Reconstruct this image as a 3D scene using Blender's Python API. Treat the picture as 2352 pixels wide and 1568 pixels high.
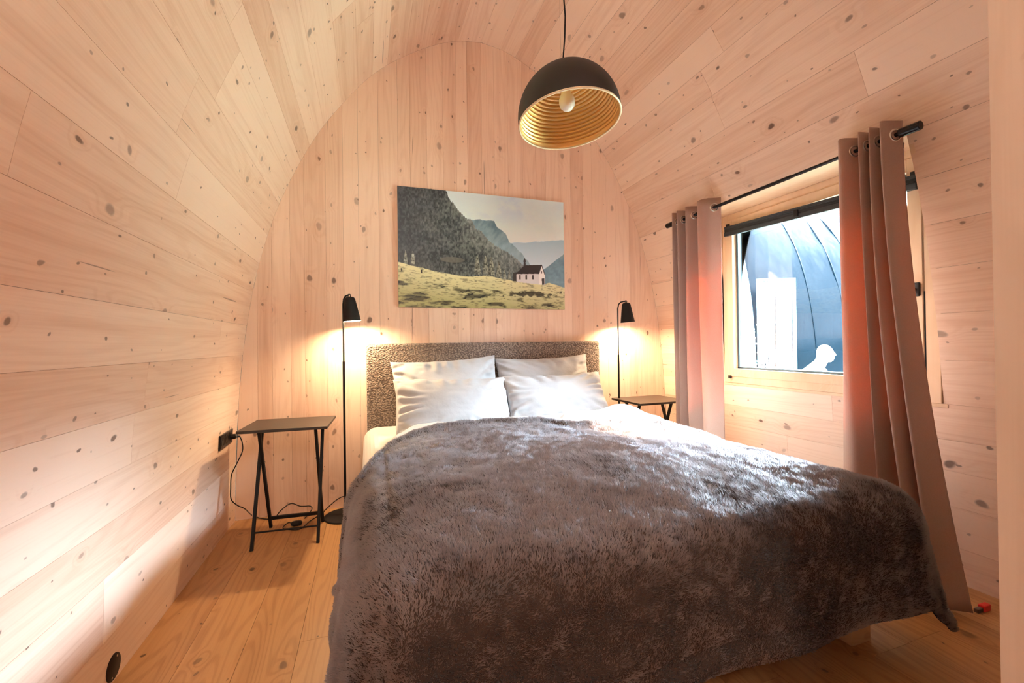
import bpy, bmesh, math, random
import numpy as np
from mathutils import Vector, Matrix, Euler

for o in list(bpy.data.objects): bpy.data.objects.remove(o, do_unlink=True)
S = bpy.context.scene
COL = S.collection
rnd = random.Random(7)
NR = np.random.default_rng(11)

# ------------------------------------------------------------------ camera
W, H = 2352, 1568
F, YAW, PITCH, ROLL, CH = 986.057, 0.325464, 0.00531327, -0.0133001, 1.10
def cam_axes():
    f = np.array([math.sin(YAW)*math.cos(PITCH), math.cos(YAW)*math.cos(PITCH), math.sin(PITCH)])
    r = np.array([math.cos(YAW), -math.sin(YAW), 0.0]); u = np.cross(r, f)
    r2 = r*math.cos(ROLL)+u*math.sin(ROLL); u2 = -r*math.sin(ROLL)+u*math.cos(ROLL)
    return r2, u2, f
RX, UX, FX = cam_axes()
cam_d = bpy.data.cameras.new('camera'); cam = bpy.data.objects.new('camera', cam_d); COL.objects.link(cam)
cam_d.sensor_width = 36.0; cam_d.sensor_fit = 'HORIZONTAL'; cam_d.lens = 36.0*F/W; cam_d.clip_start = 0.02; cam_d.clip_end = 200
m = Matrix.Identity(4)
for i in range(3):
    m[i][0] = RX[i]; m[i][1] = UX[i]; m[i][2] = -FX[i]
m[2][3] = CH
cam.matrix_world = m
S.camera = cam
def ray(x, y): return RX*((x-W/2)/F) - UX*((y-H/2)/F) + FX
def on_y(x, y, Y): d = ray(x, y); return Vector(d*Y/d[1]) + Vector((0, 0, CH))
def on_z(x, y, Z): d = ray(x, y); return Vector(d*(Z-CH)/d[2]) + Vector((0, 0, CH))
def on_x(x, y, X): d = ray(x, y); return Vector(d*X/d[0]) + Vector((0, 0, CH))

# ------------------------------------------------------------------ world, exposure
wd = bpy.data.worlds.new('overcast_sky'); S.world = wd; wd.use_nodes = True
wn = wd.node_tree.nodes; wl = wd.node_tree.links
bg = wn['Background']; bg.inputs['Strength'].default_value = 150.0
tc = wn.new('ShaderNodeTexCoord'); sep = wn.new('ShaderNodeSeparateXYZ'); cr = wn.new('ShaderNodeValToRGB')
wl.new(tc.outputs['Generated'], sep.inputs[0]); wl.new(sep.outputs['Z'], cr.inputs[0])
cr.color_ramp.elements[0].position = 0.0; cr.color_ramp.elements[0].color = (0.86, 0.93, 1.0, 1)
cr.color_ramp.elements[1].position = 0.7; cr.color_ramp.elements[1].color = (0.72, 0.86, 1.0, 1)
wl.new(cr.outputs[0], bg.inputs['Color'])
S.view_settings.view_transform = 'Standard'; S.view_settings.look = 'None'
S.view_settings.gamma = 1.0; S.view_settings.use_curve_mapping = False
S.view_settings.exposure = 0.64
S.cycles.use_denoising = True
S.cycles.max_bounces = 7; S.cycles.diffuse_bounces = 5; S.cycles.glossy_bounces = 3; S.cycles.transmission_bounces = 4; S.cycles.transparent_max_bounces = 8
S.cycles.use_adaptive_sampling = True; S.cycles.adaptive_threshold = 0.025
S.cycles.sample_clamp_indirect = 8.0
sun_d = bpy.data.lights.new('sun', 'SUN'); sun_d.energy = 95.0; sun_d.angle = math.radians(2.5); sun_d.color = (1, .96, .90)
sun = bpy.data.objects.new('sun', sun_d); COL.objects.link(sun)
sun.rotation_euler = Vector((-1, .22, -.88)).to_track_quat('-Z', 'Y').to_euler()      # enters through the side window
def portal(name, loc, rot, sx, sy):
    l = bpy.data.lights.new(name, 'AREA'); l.shape = 'RECTANGLE'; l.size = sx; l.size_y = sy; l.cycles.is_portal = True
    o = bpy.data.objects.new(name, l); COL.objects.link(o); o.location = loc; o.rotation_euler = rot
portal('daylight_portal', (2.62, 1.845, 1.4), (0, math.radians(90), 0), 1.2, 1.25)      # guides sampling of the sky, gives no light itself

# ------------------------------------------------------------------ mesh helpers
def link(o, parent=None):
    COL.objects.link(o)
    if parent is not None: o.parent = parent
    return o
def tag(o, label=None, cat=None, group=None, kind=None):
    if label: o['label'] = label
    if cat: o['category'] = cat
    if group: o['group'] = group
    if kind: o['kind'] = kind
    return o
def empty(name, loc=(0, 0, 0), rz=0.0):
    o = bpy.data.objects.new(name, None); o.location = loc; o.rotation_euler = (0, 0, rz); o.empty_display_size = 0.05
    return link(o)
class MB:
    def __init__(s): s.v = []; s.f = []; s.uv = []
    def add(s, vs, fs, uvs=None):
        n = len(s.v); s.v += [tuple(v) for v in vs]
        for f in fs: s.f.append(tuple(i+n for i in f))
        if uvs is not None:
            s.uv += [tuple(u) for u in uvs]
        return s
    def box(s, a, b, M=None):
        x0, y0, z0 = a; x1, y1, z1 = b
        vs = [Vector(p) for p in ((x0,y0,z0),(x1,y0,z0),(x1,y1,z0),(x0,y1,z0),(x0,y0,z1),(x1,y0,z1),(x1,y1,z1),(x0,y1,z1))]
        if M is not None: vs = [M @ v for v in vs]
        return s.add(vs, [(0,3,2,1),(4,5,6,7),(0,1,5,4),(1,2,6,5),(2,3,7,6),(3,0,4,7)])
    def bar(s, p, q, w, h=None, up=(0, 0, 1)):
        h = h or w; p = Vector(p); q = Vector(q); d = (q-p).normalized(); up = Vector(up)
        if abs(d.dot(up)) > .98: up = Vector((1, 0, 0))
        a = d.cross(up).normalized(); b = a.cross(d)
        vs = []
        for c in (p, q):
            for i, j in ((-1,-1),(1,-1),(1,1),(-1,1)): vs.append(c+a*(i*w/2)+b*(j*h/2))
        return s.add(vs, [(3,2,1,0),(4,5,6,7),(0,1,5,4),(1,2,6,5),(2,3,7,6),(3,0,4,7)])
    def tube(s, pts, r, n=8, cap=True):
        pts = [Vector(p) for p in pts]; N = len(pts)
        rs = r if isinstance(r, (list, tuple)) else [r]*N
        t0 = (pts[1]-pts[0]).normalized(); a = t0.orthogonal().normalized(); vs = []; fs = []
        for i in range(N):
            t = (pts[min(i+1, N-1)]-pts[max(i-1, 0)]).normalized()
            a = (a - t*a.dot(t)).normalized(); b = t.cross(a)
            for k in range(n):
                an = 2*math.pi*k/n; vs.append(pts[i]+(a*math.cos(an)+b*math.sin(an))*rs[i])
        for i in range(N-1):
            for k in range(n): fs.append((i*n+k, i*n+(k+1) % n, (i+1)*n+(k+1) % n, (i+1)*n+k))
        if cap: fs += [tuple(range(n-1, -1, -1)), tuple((N-1)*n+k for k in range(n))]
        return s.add(vs, fs)
    def lathe(s, prof, n=32, M=None, close=False):
        vs = []; fs = []; P = len(prof)
        for (r, z) in prof:
            for k in range(n):
                an = 2*math.pi*k/n; v = Vector((r*math.cos(an), r*math.sin(an), z)); vs.append(M @ v if M is not None else v)
        for i in range(P-1):
            for k in range(n): fs.append((i*n+k, i*n+(k+1) % n, (i+1)*n+(k+1) % n, (i+1)*n+k))
        if close:
            for k in range(n): fs.append(((P-1)*n+k, (P-1)*n+(k+1) % n, (k+1) % n, k))
        return s.add(vs, fs)
    def prism(s, poly, d0, d1, f):
        """poly of 2d points; f(u,v,d)->xyz"""
        n = len(poly); vs = [f(u, v, d0) for u, v in poly]+[f(u, v, d1) for u, v in poly]
        fs = [tuple(range(n)), tuple(range(2*n-1, n-1, -1))]+[(i, n+i, n+(i+1) % n, (i+1) % n) for i in range(n)]
        return s.add(vs, fs)
    def build(s, name, mat, parent=None, smooth=False, angle=None, bevel=0, fixn=False, seg=2):
        me = bpy.data.meshes.new(name); me.from_pydata(s.v, [], s.f)
        if fixn:
            bm = bmesh.new(); bm.from_mesh(me); bmesh.ops.recalc_face_normals(bm, faces=bm.faces); bm.to_mesh(me); bm.free()
        if s.uv:
            uvl = me.uv_layers.new(name='UVMap'); li = np.empty(len(me.loops), dtype=np.int32); me.loops.foreach_get('vertex_index', li)
            uvl.data.foreach_set('uv', np.array(s.uv, dtype=np.float32)[li].ravel())
        me.update()
        if smooth:
            me.polygons.foreach_set('use_smooth', [True]*len(me.polygons))
            if angle: me.set_sharp_from_angle(angle=math.radians(angle))
        if mat: me.materials.append(mat)
        o = bpy.data.objects.new(name, me); link(o, parent)
        if bevel:
            b = o.modifiers.new('bevel', 'BEVEL'); b.width = bevel; b.segments = 6 if bevel > .05 else seg; b.limit_method = 'ANGLE'; b.angle_limit = math.radians(35)
        return o
def grid_faces(nu, nv):
    return [(i*nv+j, (i+1)*nv+j, (i+1)*nv+j+1, i*nv+j+1) for i in range(nu-1) for j in range(nv-1)]
def np_mesh(name, co, faces, mat, parent=None, smooth=True):
    me = bpy.data.meshes.new(name); co = np.asarray(co, dtype=np.float32); faces = np.asarray(faces, dtype=np.int32)
    k = faces.shape[1]
    me.vertices.add(len(co)); me.vertices.foreach_set('co', co.ravel())
    me.loops.add(faces.size); me.loops.foreach_set('vertex_index', faces.ravel())
    me.polygons.add(len(faces)); me.polygons.foreach_set('loop_start', np.arange(0, faces.size, k, dtype=np.int32))
    me.polygons.foreach_set('loop_total', np.full(len(faces), k, dtype=np.int32))
    me.update(calc_edges=True)
    if smooth: me.polygons.foreach_set('use_smooth', np.ones(len(faces), dtype=bool))
    if mat: me.materials.append(mat)
    o = bpy.data.objects.new(name, me); return link(o, parent)
def npgrid(nu, nv):
    a = np.arange(nu*nv).reshape(nu, nv)
    return np.stack([a[:-1, :-1], a[1:, :-1], a[1:, 1:], a[:-1, 1:]], -1).reshape(-1, 4)
def copy_tree(o, parent=None):
    c = o.copy(); link(c, parent)
    for ch in list(o.children): copy_tree(ch, c)
    return c
def vnoise(x, y, seed=0):
    """smooth value noise in [-1,1]"""
    g = np.random.default_rng(seed).uniform(-1, 1, (256, 256))
    xi = np.floor(x).astype(int); yi = np.floor(y).astype(int); fx = x-xi; fy = y-yi
    fx = fx*fx*(3-2*fx); fy = fy*fy*(3-2*fy)
    a = g[xi % 256, yi % 256]; b = g[(xi+1) % 256, yi % 256]; c = g[xi % 256, (yi+1) % 256]; d = g[(xi+1) % 256, (yi+1) % 256]
    return (a*(1-fx)+b*fx)*(1-fy)+(c*(1-fx)+d*fx)*fy
def fbm(x, y, seed=0, oct=4):
    t = 0; a = 1.0; n = 0
    for i in range(oct): t = t+a*vnoise(x*2**i, y*2**i, seed+i); n += a; a *= .5
    return t/n
def smst(a, b, x): t = np.clip((x-a)/(b-a), 0, 1); return t*t*(3-2*t)

# ------------------------------------------------------------------ materials
def srgb(r, g, b):
    return tuple(((c/255)/12.92 if c/255 <= .04045 else ((c/255+.055)/1.055)**2.4) for c in (r, g, b))+(1,)
class NT:
    def __init__(s, name):
        s.m = bpy.data.materials.new(name); s.m.use_nodes = True; s.t = s.m.node_tree; s.n = s.t.nodes; s.b = s.n['Principled BSDF']; s.out = s.n['Material Output']
    def node(s, typ, **kw):
        n = s.n.new(typ)
        for k, v in kw.items():
            if k in n.inputs: s.set(n, k, v)
            else: setattr(n, k, v)
        return n
    def set(s, n, k, v):
        if isinstance(v, bpy.types.NodeSocket): s.t.links.new(v, n.inputs[k])
        else: n.inputs[k].default_value = v
    def math(s, op, a, b=None, c=None, clamp=False):
        n = s.n.new('ShaderNodeMath'); n.operation = op; n.use_clamp = clamp
        for i, v in enumerate((a, b, c)):
            if v is not None: s.set(n, i, v)
        return n.outputs[0]
    def mix(s, fac, a, b, mode='MIX'):
        n = s.n.new('ShaderNodeMix'); n.data_type = 'RGBA'; n.blend_type = mode
        s.set(n, 0, fac); s.set(n, 6, a); s.set(n, 7, b); return n.outputs[2]
    def ramp(s, v, lo, hi):
        n = s.n.new('ShaderNodeMapRange'); n.interpolation_type = 'SMOOTHSTEP'
        s.set(n, 0, v); s.set(n, 1, lo); s.set(n, 2, hi); return n.outputs[0]
    def noise(s, vec, scale, detail=2.0, rough=.5, dist=0.0):
        n = s.n.new('ShaderNodeTexNoise'); s.set(n, 'Vector', vec); n.inputs['Scale'].default_value = scale
        n.inputs['Detail'].default_value = detail; n.inputs['Roughness'].default_value = rough; n.inputs['Distortion'].default_value = dist; return n.outputs['Fac']
    def vmul(s, v, k):
        n = s.n.new('ShaderNodeVectorMath'); n.operation = 'MULTIPLY'; s.set(n, 0, v); n.inputs[1].default_value = k; return n.outputs[0]
    def vadd(s, v, k):
        n = s.n.new('ShaderNodeVectorMath'); n.operation = 'ADD'; s.set(n, 0, v); s.set(n, 1, k); return n.outputs[0]
    def bump(s, h, strength, dist=.01):
        n = s.n.new('ShaderNodeBump'); n.inputs['Strength'].default_value = strength; n.inputs['Distance'].default_value = dist; s.set(n, 'Height', h)
        s.t.links.new(n.outputs[0], s.b.inputs['Normal']); return n
    def base(s, c, rough=.5, metal=0.0, spec=.5):
        s.set(s.b, 'Base Color', c); s.set(s.b, 'Roughness', rough); s.set(s.b, 'Metallic', metal); s.set(s.b, 'Specular IOR Level', spec); return s
def plain(name, c, rough=.5, metal=0.0, spec=.5): return NT(name).base(c, rough, metal, spec).m

def wood(name, light, dark, knot, rough=.55, ring=1.0, knots=1.0, tint=.5, spec=.3, dotsd=1.0, bw=.18):
    """spruce: UV.x across the board, UV.y along it, in metres"""
    n = NT(name); uv = n.node('ShaderNodeUVMap').outputs[0]
    oi = n.node('ShaderNodeObjectInfo').outputs['Random']
    # knots, sparse large and frequent small
    def knotlayer(sx, sy, thr, rmin, rmax, off):
        p = n.vadd(n.vmul(uv, (sx, sy, 1)), (off, off*1.7, 0))
        wob = n.node('ShaderNodeTexNoise'); n.set(wob, 'Vector', p); wob.inputs['Scale'].default_value = 5; wob.inputs['Detail'].default_value = 0
        pw = n.vadd(p, n.vmul(wob.outputs['Color'], (.11, .11, 0)))
        v = n.node('ShaderNodeTexVoronoi', voronoi_dimensions='2D', feature='F1'); n.set(v, 'Vector', pw); v.inputs['Scale'].default_value = 1.0
        sc = n.node('ShaderNodeSeparateColor'); n.set(sc, 0, v.outputs['Color'])
        has = n.math('GREATER_THAN', sc.outputs[0], thr)
        r = n.math('MULTIPLY_ADD', n.math('MULTIPLY', sc.outputs[1], sc.outputs[1]), rmax-rmin, rmin)
        q = n.math('DIVIDE', v.outputs['Distance'], r)
        core = n.math('MULTIPLY', n.math('MULTIPLY', n.math('SUBTRACT', 1.0, n.ramp(q, .6, 1.2)), has), n.math('MULTIPLY_ADD', sc.outputs[2], .6, .4))
        halo = n.math('MULTIPLY', n.math('SUBTRACT', 1.0, n.ramp(q, .6, 4.5)), has)
        return core, halo, v.outputs['Distance'], sc.outputs[2]
    k1, h1, d1, _ = knotlayer(4.6, 3.0, .30, .030, .085, 3.1)
    k2, h2, d2, _ = knotlayer(8.5, 6.0, 1.0-.45*dotsd, .03, .075, 17.3)
    halo = n.math('MAXIMUM', h1, n.math('MULTIPLY', h2, .4))
    # growth rings: bands across the board warped by long noise and by the knots
    low = n.noise(n.vmul(uv, (7, .8, 1)), 1.0, 1.0)
    warp = n.math('ADD', n.math('MULTIPLY', low, 9.0*ring), n.math('MULTIPLY', h1, 1.6))
    uu = n.node('ShaderNodeSeparateXYZ'); n.set(uu, 0, uv)
    band = n.math('SINE', n.math('MULTIPLY_ADD', uu.outputs[0], 130.0, n.math('MULTIPLY', warp, 6.0)))
    band = n.ramp(band, -.2, 1.0)
    fine = n.noise(n.vmul(uv, (170, 3.0, 1)), 1.0, 2.0)
    streak = n.noise(n.vmul(uv, (16, .35, 1)), 1.0, 2.0)
    f = n.math('ADD', n.math('MULTIPLY', band, bw), n.math('MULTIPLY', n.ramp(fine, .35, .75), .22))
    f = n.math('ADD', f, n.math('MULTIPLY', n.ramp(streak, .45, .8), .45))
    f = n.math('ADD', f, n.math('MULTIPLY', halo, .16))
    f = n.math('ADD', f, n.math('MULTIPLY', n.math('SUBTRACT', oi, .4), tint), clamp=True)
    c = n.mix(f, light, dark)
    kk = n.math('MULTIPLY', n.math('MAXIMUM', n.math('MULTIPLY', k1, .85), n.math('MULTIPLY', k2, .8)), knots, clamp=True)
    c = n.mix(kk, c, knot)
    # fine dark resin checks along the grain
    chk = n.noise(n.vadd(n.vmul(uv, (60, 1.6, 1)), (9.1, 4.2, 0)), 1.0, 0.0)
    c = n.mix(n.math('MULTIPLY', n.ramp(chk, .865, .885), .55), c, knot)
    n.base(c, rough, 0, spec)
    n.bump(n.noise(n.vmul(uv, (120, 3.0, 1)), 1.0, 0.0), .10, .0015)
    return n.m
M_WALL = wood('spruce_wall', (.89, .685, .55, 1), (.70, .455, .325, 1), srgb(70, 45, 35), tint=.8, dotsd=1.25)
M_GABLE = wood('spruce_gable', (.86, .64, .505, 1), (.67, .425, .305, 1), srgb(84, 54, 42), tint=.75, dotsd=1.0)
M_FLOOR = wood('larch_floor', (.50, .265, .108, 1), (.34, .155, .054, 1), srgb(60, 38, 26), rough=.42, ring=1.6, tint=.5, dotsd=.45, spec=.45, bw=.40)
M_FRAME = wood('window_wood', (.78, .555, .37, 1), (.68, .44, .255, 1), srgb(150, 105, 75), rough=.4, knots=.0, tint=.1)
M_BACK = plain('board_backing', (.06, .04, .03, 1), .8)
def black(name, c=(.012, .011, .011, 1), rough=.45):
    n = NT(name); t = n.node('ShaderNodeTexCoord').outputs['Object']
    n.base(c, rough, 0, .25); n.bump(n.noise(t, 600, 2), .08, .001); return n.m
M_BLACK = black('black_powder_coat', (.008, .0075, .0075, 1), .55)
M_BLACKG = black('black_gloss', (.01, .01, .012, 1), .18)
M_PLASTIC = black('black_plastic', (.016, .014, .013, 1), .35)
M_STEEL = plain('brushed_steel', (.72, .70, .66, 1), .25, 1.0)

# ------------------------------------------------------------------ the shell: a barrel of boards
AX, D = .847, 3.159
PROF = [(1.655,0),(1.648,.30),(1.64,.54),(1.62,.87),(1.587,1.18),(1.543,1.46),(1.505,1.64),(1.455,1.83),(1.393,2.02),(1.297,2.25),(1.17,2.50),(1.04,2.70),(.87,2.92),(.725,3.065),(.555,3.19),(.365,3.30),(.185,3.372),(0,3.4)]
pz = np.array([p[1] for p in PROF]); pw = np.array([p[0] for p in PROF])
def half_w(z): return float(np.interp(z, pz, pw))
# dense arc-length table for the left half, from the floor (s=0) to the ridge
def catmull(P, n=12):
    P = [np.array(p, float) for p in P]; P = [2*P[0]-P[1]]+P+[2*P[-1]-P[-2]]; out = []
    for i in range(1, len(P)-2):
        for k in range(n):
            t = k/n; a, b, c, d = P[i-1:i+3]
            out.append(.5*((2*b)+(c-a)*t+(2*a-5*b+4*c-d)*t*t+(3*b-a-3*c+d)*t**3))
    out.append(P[-2]); return np.array(out)
CUR = catmull(PROF[:-1]+[(0, 3.4)])
CUR[-1] = (0, 3.4)
seg = np.hypot(*np.diff(CUR, axis=0).T); SL = np.concatenate([[0], np.cumsum(seg)]); STOT = SL[-1]
def prof_at(s): return float(np.interp(s, SL, CUR[:, 0])), float(np.interp(s, SL, CUR[:, 1]))
def s_of_z(z): return float(np.interp(z, CUR[:, 1], SL))
def wall_pt(side, s, Y, off=0.0):
    """side -1 left, +1 right; off>0 goes outward"""
    w, z = prof_at(s); w0, z0 = prof_at(max(0, s-.03)); w1, z1 = prof_at(min(STOT, s+.03))
    tx, tz = w1-w0, z1-z0; L = math.hypot(tx, tz); nx, nz = tz/L, -tx/L
    return Vector((AX+side*(w+nx*off), Y, z+nz*off))
Y_FRONT = -2.6
WY0, WY1, WZ0, WZ1 = 1.222, 2.468, .802, 2.0
def rows(zfix, step, s_end):
    ss = [0]+[s_of_z(z) for z in zfix]
    while ss[-1] < s_end-step*.6: ss.append(ss[-1]+step*rnd.uniform(.85, 1.15))
    ss[-1] = s_end; return ss
S_CEIL_L = s_of_z(2.246); S_CEIL_R = s_of_z(2.388)
left_rows = rows([.163,.37,.54,.70,.875,1.05,1.24,1.458,1.642,1.83,2.04,2.246], .16, S_CEIL_L)
right_rows = rows([.16,.34,.50,.64,.802,1.0,1.21,1.41,1.60,1.80,2.0,2.20,2.388], .16, S_CEIL_R)
ceil_l = [S_CEIL_L]+[s_of_z(z) for z in (2.335,2.45,2.60,2.76,2.90)]
ceil_r = [S_CEIL_R]+[s_of_z(z) for z in (2.57,2.70,2.82,2.95)]
for lst in (ceil_l, ceil_r):
    while lst[-1] < STOT-.2: lst.append(lst[-1]+rnd.uniform(.13, .17))
    lst.append(STOT)
def shell_board(side, s0, s1, y0, y1, parent, mat=M_WALL, th=.009, g=.0005):
    b = MB(); s0 += g; s1 -= g; y0 += g; y1 -= g; k = 4 if s1-s0 > .08 else 3
    ru, rv = rnd.uniform(0, 60), rnd.uniform(0, 60); vs = []; uv = []
    for off in (0.0, th):
        for i in range(k):
            s = s0+(s1-s0)*i/(k-1)
            for y in (y0, y1): vs.append(wall_pt(side, s, y, off)); uv.append((s+ru, y+rv))
    o2 = 2*k; fs = []
    for i in range(k-1):
        a = 2*i; f = (a, a+1, a+3, a+2); fs.append(f if side > 0 else f[::-1])
        f = (o2+a, o2+a+2, o2+a+3, o2+a+1); fs.append(f if side > 0 else f[::-1])
        fs += [(a, a+2, o2+a+2, o2+a), (a+1, o2+a+1, o2+a+3, a+3)]
    fs += [(0, o2, o2+1, 1), (2*k-2, 2*k-1, o2+2*k-1, o2+2*k-2)]
    b.add(vs, fs, uv)
    return b.build('board', mat, parent, smooth=False)
def backing(name, side, ss, hole=None, both=None):
    b = MB(); ys = [Y_FRONT-.08, WY0, WY1, D+.11]
    parts = [(side, ss)] if both is None else both
    for sd, sl in parts:
        fine = sorted(set([sl[0]+(sl[-1]-sl[0])*i/14 for i in range(15)]+([s_of_z(WZ0), s_of_z(WZ1)] if hole and sd > 0 else [])))
        for i in range(len(fine)-1):
            for j in range(3):
                sm = (fine[i]+fine[i+1])/2
                if hole and sd > 0 and j == 1 and s_of_z(WZ0) < sm < s_of_z(WZ1): continue
                v = [wall_pt(sd, s, y, off) for off in (.0092, .09) for s in (fine[i], fine[i+1]) for y in (ys[j], ys[j+1])]
                b.add(v, [(0,1,3,2),(4,6,7,5),(0,4,5,1),(2,3,7,6),(0,2,6,4),(1,5,7,3)])
    o = b.build(name, M_BACK); tag(o, kind='structure'); return o
wall_left = tag(backing('wall_left', -1, left_rows), 'curved left wall of knotty spruce boards', 'wall')
wall_right = tag(backing('wall_right', 1, right_rows, hole=True), 'curved right wall of spruce boards around the window', 'wall')
ceiling = tag(backing('ceiling', 0, None, both=[(-1, [ceil_l[0], STOT]), (1, [ceil_r[0], STOT])]), 'arched ceiling of long knotty spruce boards', 'ceiling')
def lay(side, rws, parent, hole=False):
    for i in range(len(rws)-1):
        s0, s1 = rws[i], rws[i+1]
        cuts = [Y_FRONT]
        y = Y_FRONT+rnd.uniform(.8, 2.2)
        while y < D-.35:
            cuts.append(y); y += rnd.uniform(1.4, 2.6)
        cuts.append(D)
        for a, c in zip(cuts[:-1], cuts[1:]):
            if hole and s_of_z(WZ0)-.001 <= s0 and s1 <= s_of_z(WZ1)+.001:
                for (p, q) in ((a, min(c, WY0)), (max(a, WY1), c)):
                    if q-p > .01: shell_board(side, s0, s1, p, q, parent)
            else: shell_board(side, s0, s1, a, c, parent)
lay(-1, left_rows, wall_left); lay(1, right_rows, wall_right, hole=True)
lay(-1, ceil_l, ceiling); lay(1, ceil_r, ceiling)
MB().box((AX-.09, Y_FRONT-.08, 3.405), (AX+.09, D+.11, 3.52)).build('ridge_light_block', M_BACK, ceiling)  # added hidden box that stops light leaking through the ridge seam

# ------------------------------------------------------------------ gable behind the bed: upright boards under the arch
def top_z(x):
    w = abs(x-AX)
    return float(np.interp(-w, -CUR[:, 0], CUR[:, 1])) if w < pw[0] else 0.0
gb = MB(); prof = [(AX-w, z) for w, z in CUR[::4]]+[(AX+w, z) for w, z in CUR[::-4]]
gb.prism([(x, z) for x, z in prof], D+.0095, D+.10, lambda u, v, d: (u, d, v))
wall_back = tag(gb.build('wall_back', M_BACK, fixn=True), 'rear gable wall of upright spruce boards behind the bed', 'wall', kind='structure')
x = AX-pw[0]+.001
while x < AX+pw[0]-.005:
    x1 = min(x+rnd.choice((.085, .10, .11, .12, .135)), AX+pw[0]-.001)
    if AX+pw[0]-x1 < .05: x1 = AX+pw[0]-.001
    g = .0005; xs = [x+g+(x1-x-2*g)*i/5 for i in range(6)]
    ru, rv = rnd.uniform(0, 60), rnd.uniform(0, 60)
    vs = []; uv = []
    for d in (D, D+.009):
        for xx in xs:
            for z in (0.0, top_z(xx)-.0005): vs.append((xx, d, max(z, .0005))); uv.append((xx+ru, z+rv))
    fs = []
    for i in range(5):
        a = 2*i; fs += [(a, a+2, a+3, a+1), (12+a, 12+a+1, 12+a+3, 12+a+2), (a+1, a+3, 15+a, 13+a), (a, 12+a, 14+a, a+2)]
    fs += [(0, 1, 13, 12), (10, 22, 23, 11)]
    MB().add(vs, fs, uv).build('board', M_GABLE, wall_back)
    x = x1

# ------------------------------------------------------------------ floor of long planks
fb = MB().box((-.95, Y_FRONT-.1, -.16), (2.65, D+.1, -.0125)); floor = tag(fb.build('floor', M_BACK), 'warm larch plank floor', 'floor', kind='structure')
def floor_plank(x0, x1, y0, y1):
    g = .0006; ru, rv = rnd.uniform(0, 60), rnd.uniform(0, 60)
    vs = [(a, b, c) for c in (0.0, -.012) for a, b in ((x0+g, y0+g), (x1-g, y0+g), (x1-g, y1-g), (x0+g, y1-g))]
    MB().add(vs, [(0,1,2,3),(7,6,5,4),(0,4,5,1),(1,5,6,2),(2,6,7,3),(3,7,4,0)], [(v[0]+ru, v[1]+rv) for v in vs]).build('plank', M_FLOOR, floor)
xs = [-.81, -.631, -.4405, -.2505]
while xs[-1] < 2.4: xs.append(xs[-1]+.1902)
xs.append(2.505)
for i in range(len(xs)-1):
    cuts = {2: [-.5, 2.71], 3: [-.9, 1.778]}.get(i)
    if cuts is None:
        cuts = []; y = Y_FRONT+rnd.uniform(.6, 2.2)
        while y < D-.4: cuts.append(y); y += rnd.uniform(1.5, 2.4)
    cc = [Y_FRONT]+cuts+[D]
    for a, c in zip(cc[:-1], cc[1:]): floor_plank(xs[i], xs[i+1], a, c)

# partition whose end closes the view on the right
k = ray(2284, 784); PX = .40*k[0]/k[1]
pp = [(PX, 0.0)]+[(AX+w, z) for w, z in CUR[::4] if AX+w > PX]+[(PX, top_z(PX))]
uvp = MB()
uvp.prism(pp, .29, .40, lambda u, v, d: (u, d, v)); uvp.uv = [(v[0]+v[1]+5, v[2]+9) for v in uvp.v]
tag(uvp.build('wall_front', wood('partition_wood', (.66, .56, .49, 1), (.58, .47, .39, 1), srgb(150, 110, 85), knots=.3, tint=.05), fixn=True), 'plain timber partition end beside the doorway', 'wall', kind='structure')

def glass_mat(name, tint=(.93, .97, 1, 1)):
    n = NT(name); tr = n.node('ShaderNodeBsdfTransparent'); tr.inputs[0].default_value = tint
    gl = n.node('ShaderNodeBsdfGlossy'); gl.inputs['Roughness'].default_value = .01
    fr = n.node('ShaderNodeFresnel'); fr.inputs[0].default_value = 1.45
    mx = n.node('ShaderNodeMixShader'); n.t.links.new(fr.outputs[0], mx.inputs[0]); n.t.links.new(tr.outputs[0], mx.inputs[1]); n.t.links.new(gl.outputs[0], mx.inputs[2])
    n.t.links.new(mx.outputs[0], n.out.inputs[0]); return n.m
M_GLASS = glass_mat('window_glass')
M_PLAINW = wood('front_gable_wood', (.77, .57, .40, 1), (.60, .38, .23, 1), srgb(98, 70, 55), tint=.1)
DX0, DX1, DZ1 = -.40, .10, 2.05                       # entrance door
fg = MB()
lefts = [(AX-w, z) for w, z in CUR[::4] if AX-w < DX0]; rights = [(AX+w, z) for w, z in CUR[::4] if AX+w > DX1]
f_ = lambda u, v, d: (u, d, v)
fg.prism([(DX0, 0)]+lefts+[(DX0, top_z(DX0))], Y_FRONT-.06, Y_FRONT, f_); fg.prism([(DX1, 0)]+rights+[(DX1, top_z(DX1))], Y_FRONT-.06, Y_FRONT, f_)
mid = [(x_, top_z(x_)) for x_ in np.linspace(DX0, DX1, 14)]
fg.prism([(DX0, DZ1)]+mid+[(DX1, DZ1)], Y_FRONT-.06, Y_FRONT, f_); fg.uv = [(v[0]+21, v[2]+13) for v in fg.v]
tag(fg.build('wall_entry', M_PLAINW, fixn=True), 'timber front gable around the entrance door', 'wall', kind='structure')
w2 = empty('door_1', ((DX0+DX1)/2, Y_FRONT, 0)); tag(w2, 'plain timber entrance door in the front gable', 'door', kind='structure')
hw = (DX1-DX0)/2
for a_, b_ in (((-hw, 0), (-hw+.07, DZ1)), ((hw-.07, 0), (hw, DZ1)), ((-hw+.07, 0), (hw-.07, .07)), ((-hw+.07, DZ1-.07), (hw-.07, DZ1))):
    MB().box((a_[0], -.055, a_[1]), (b_[0], -.005, b_[1])).build('frame', M_FRAME, w2)
for a_, b_ in ((-hw+.07, hw-.07),): MB().box((a_, -.045, .07), (b_, -.020, DZ1-.07)).build('leaf', M_PLAINW, w2)

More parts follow.
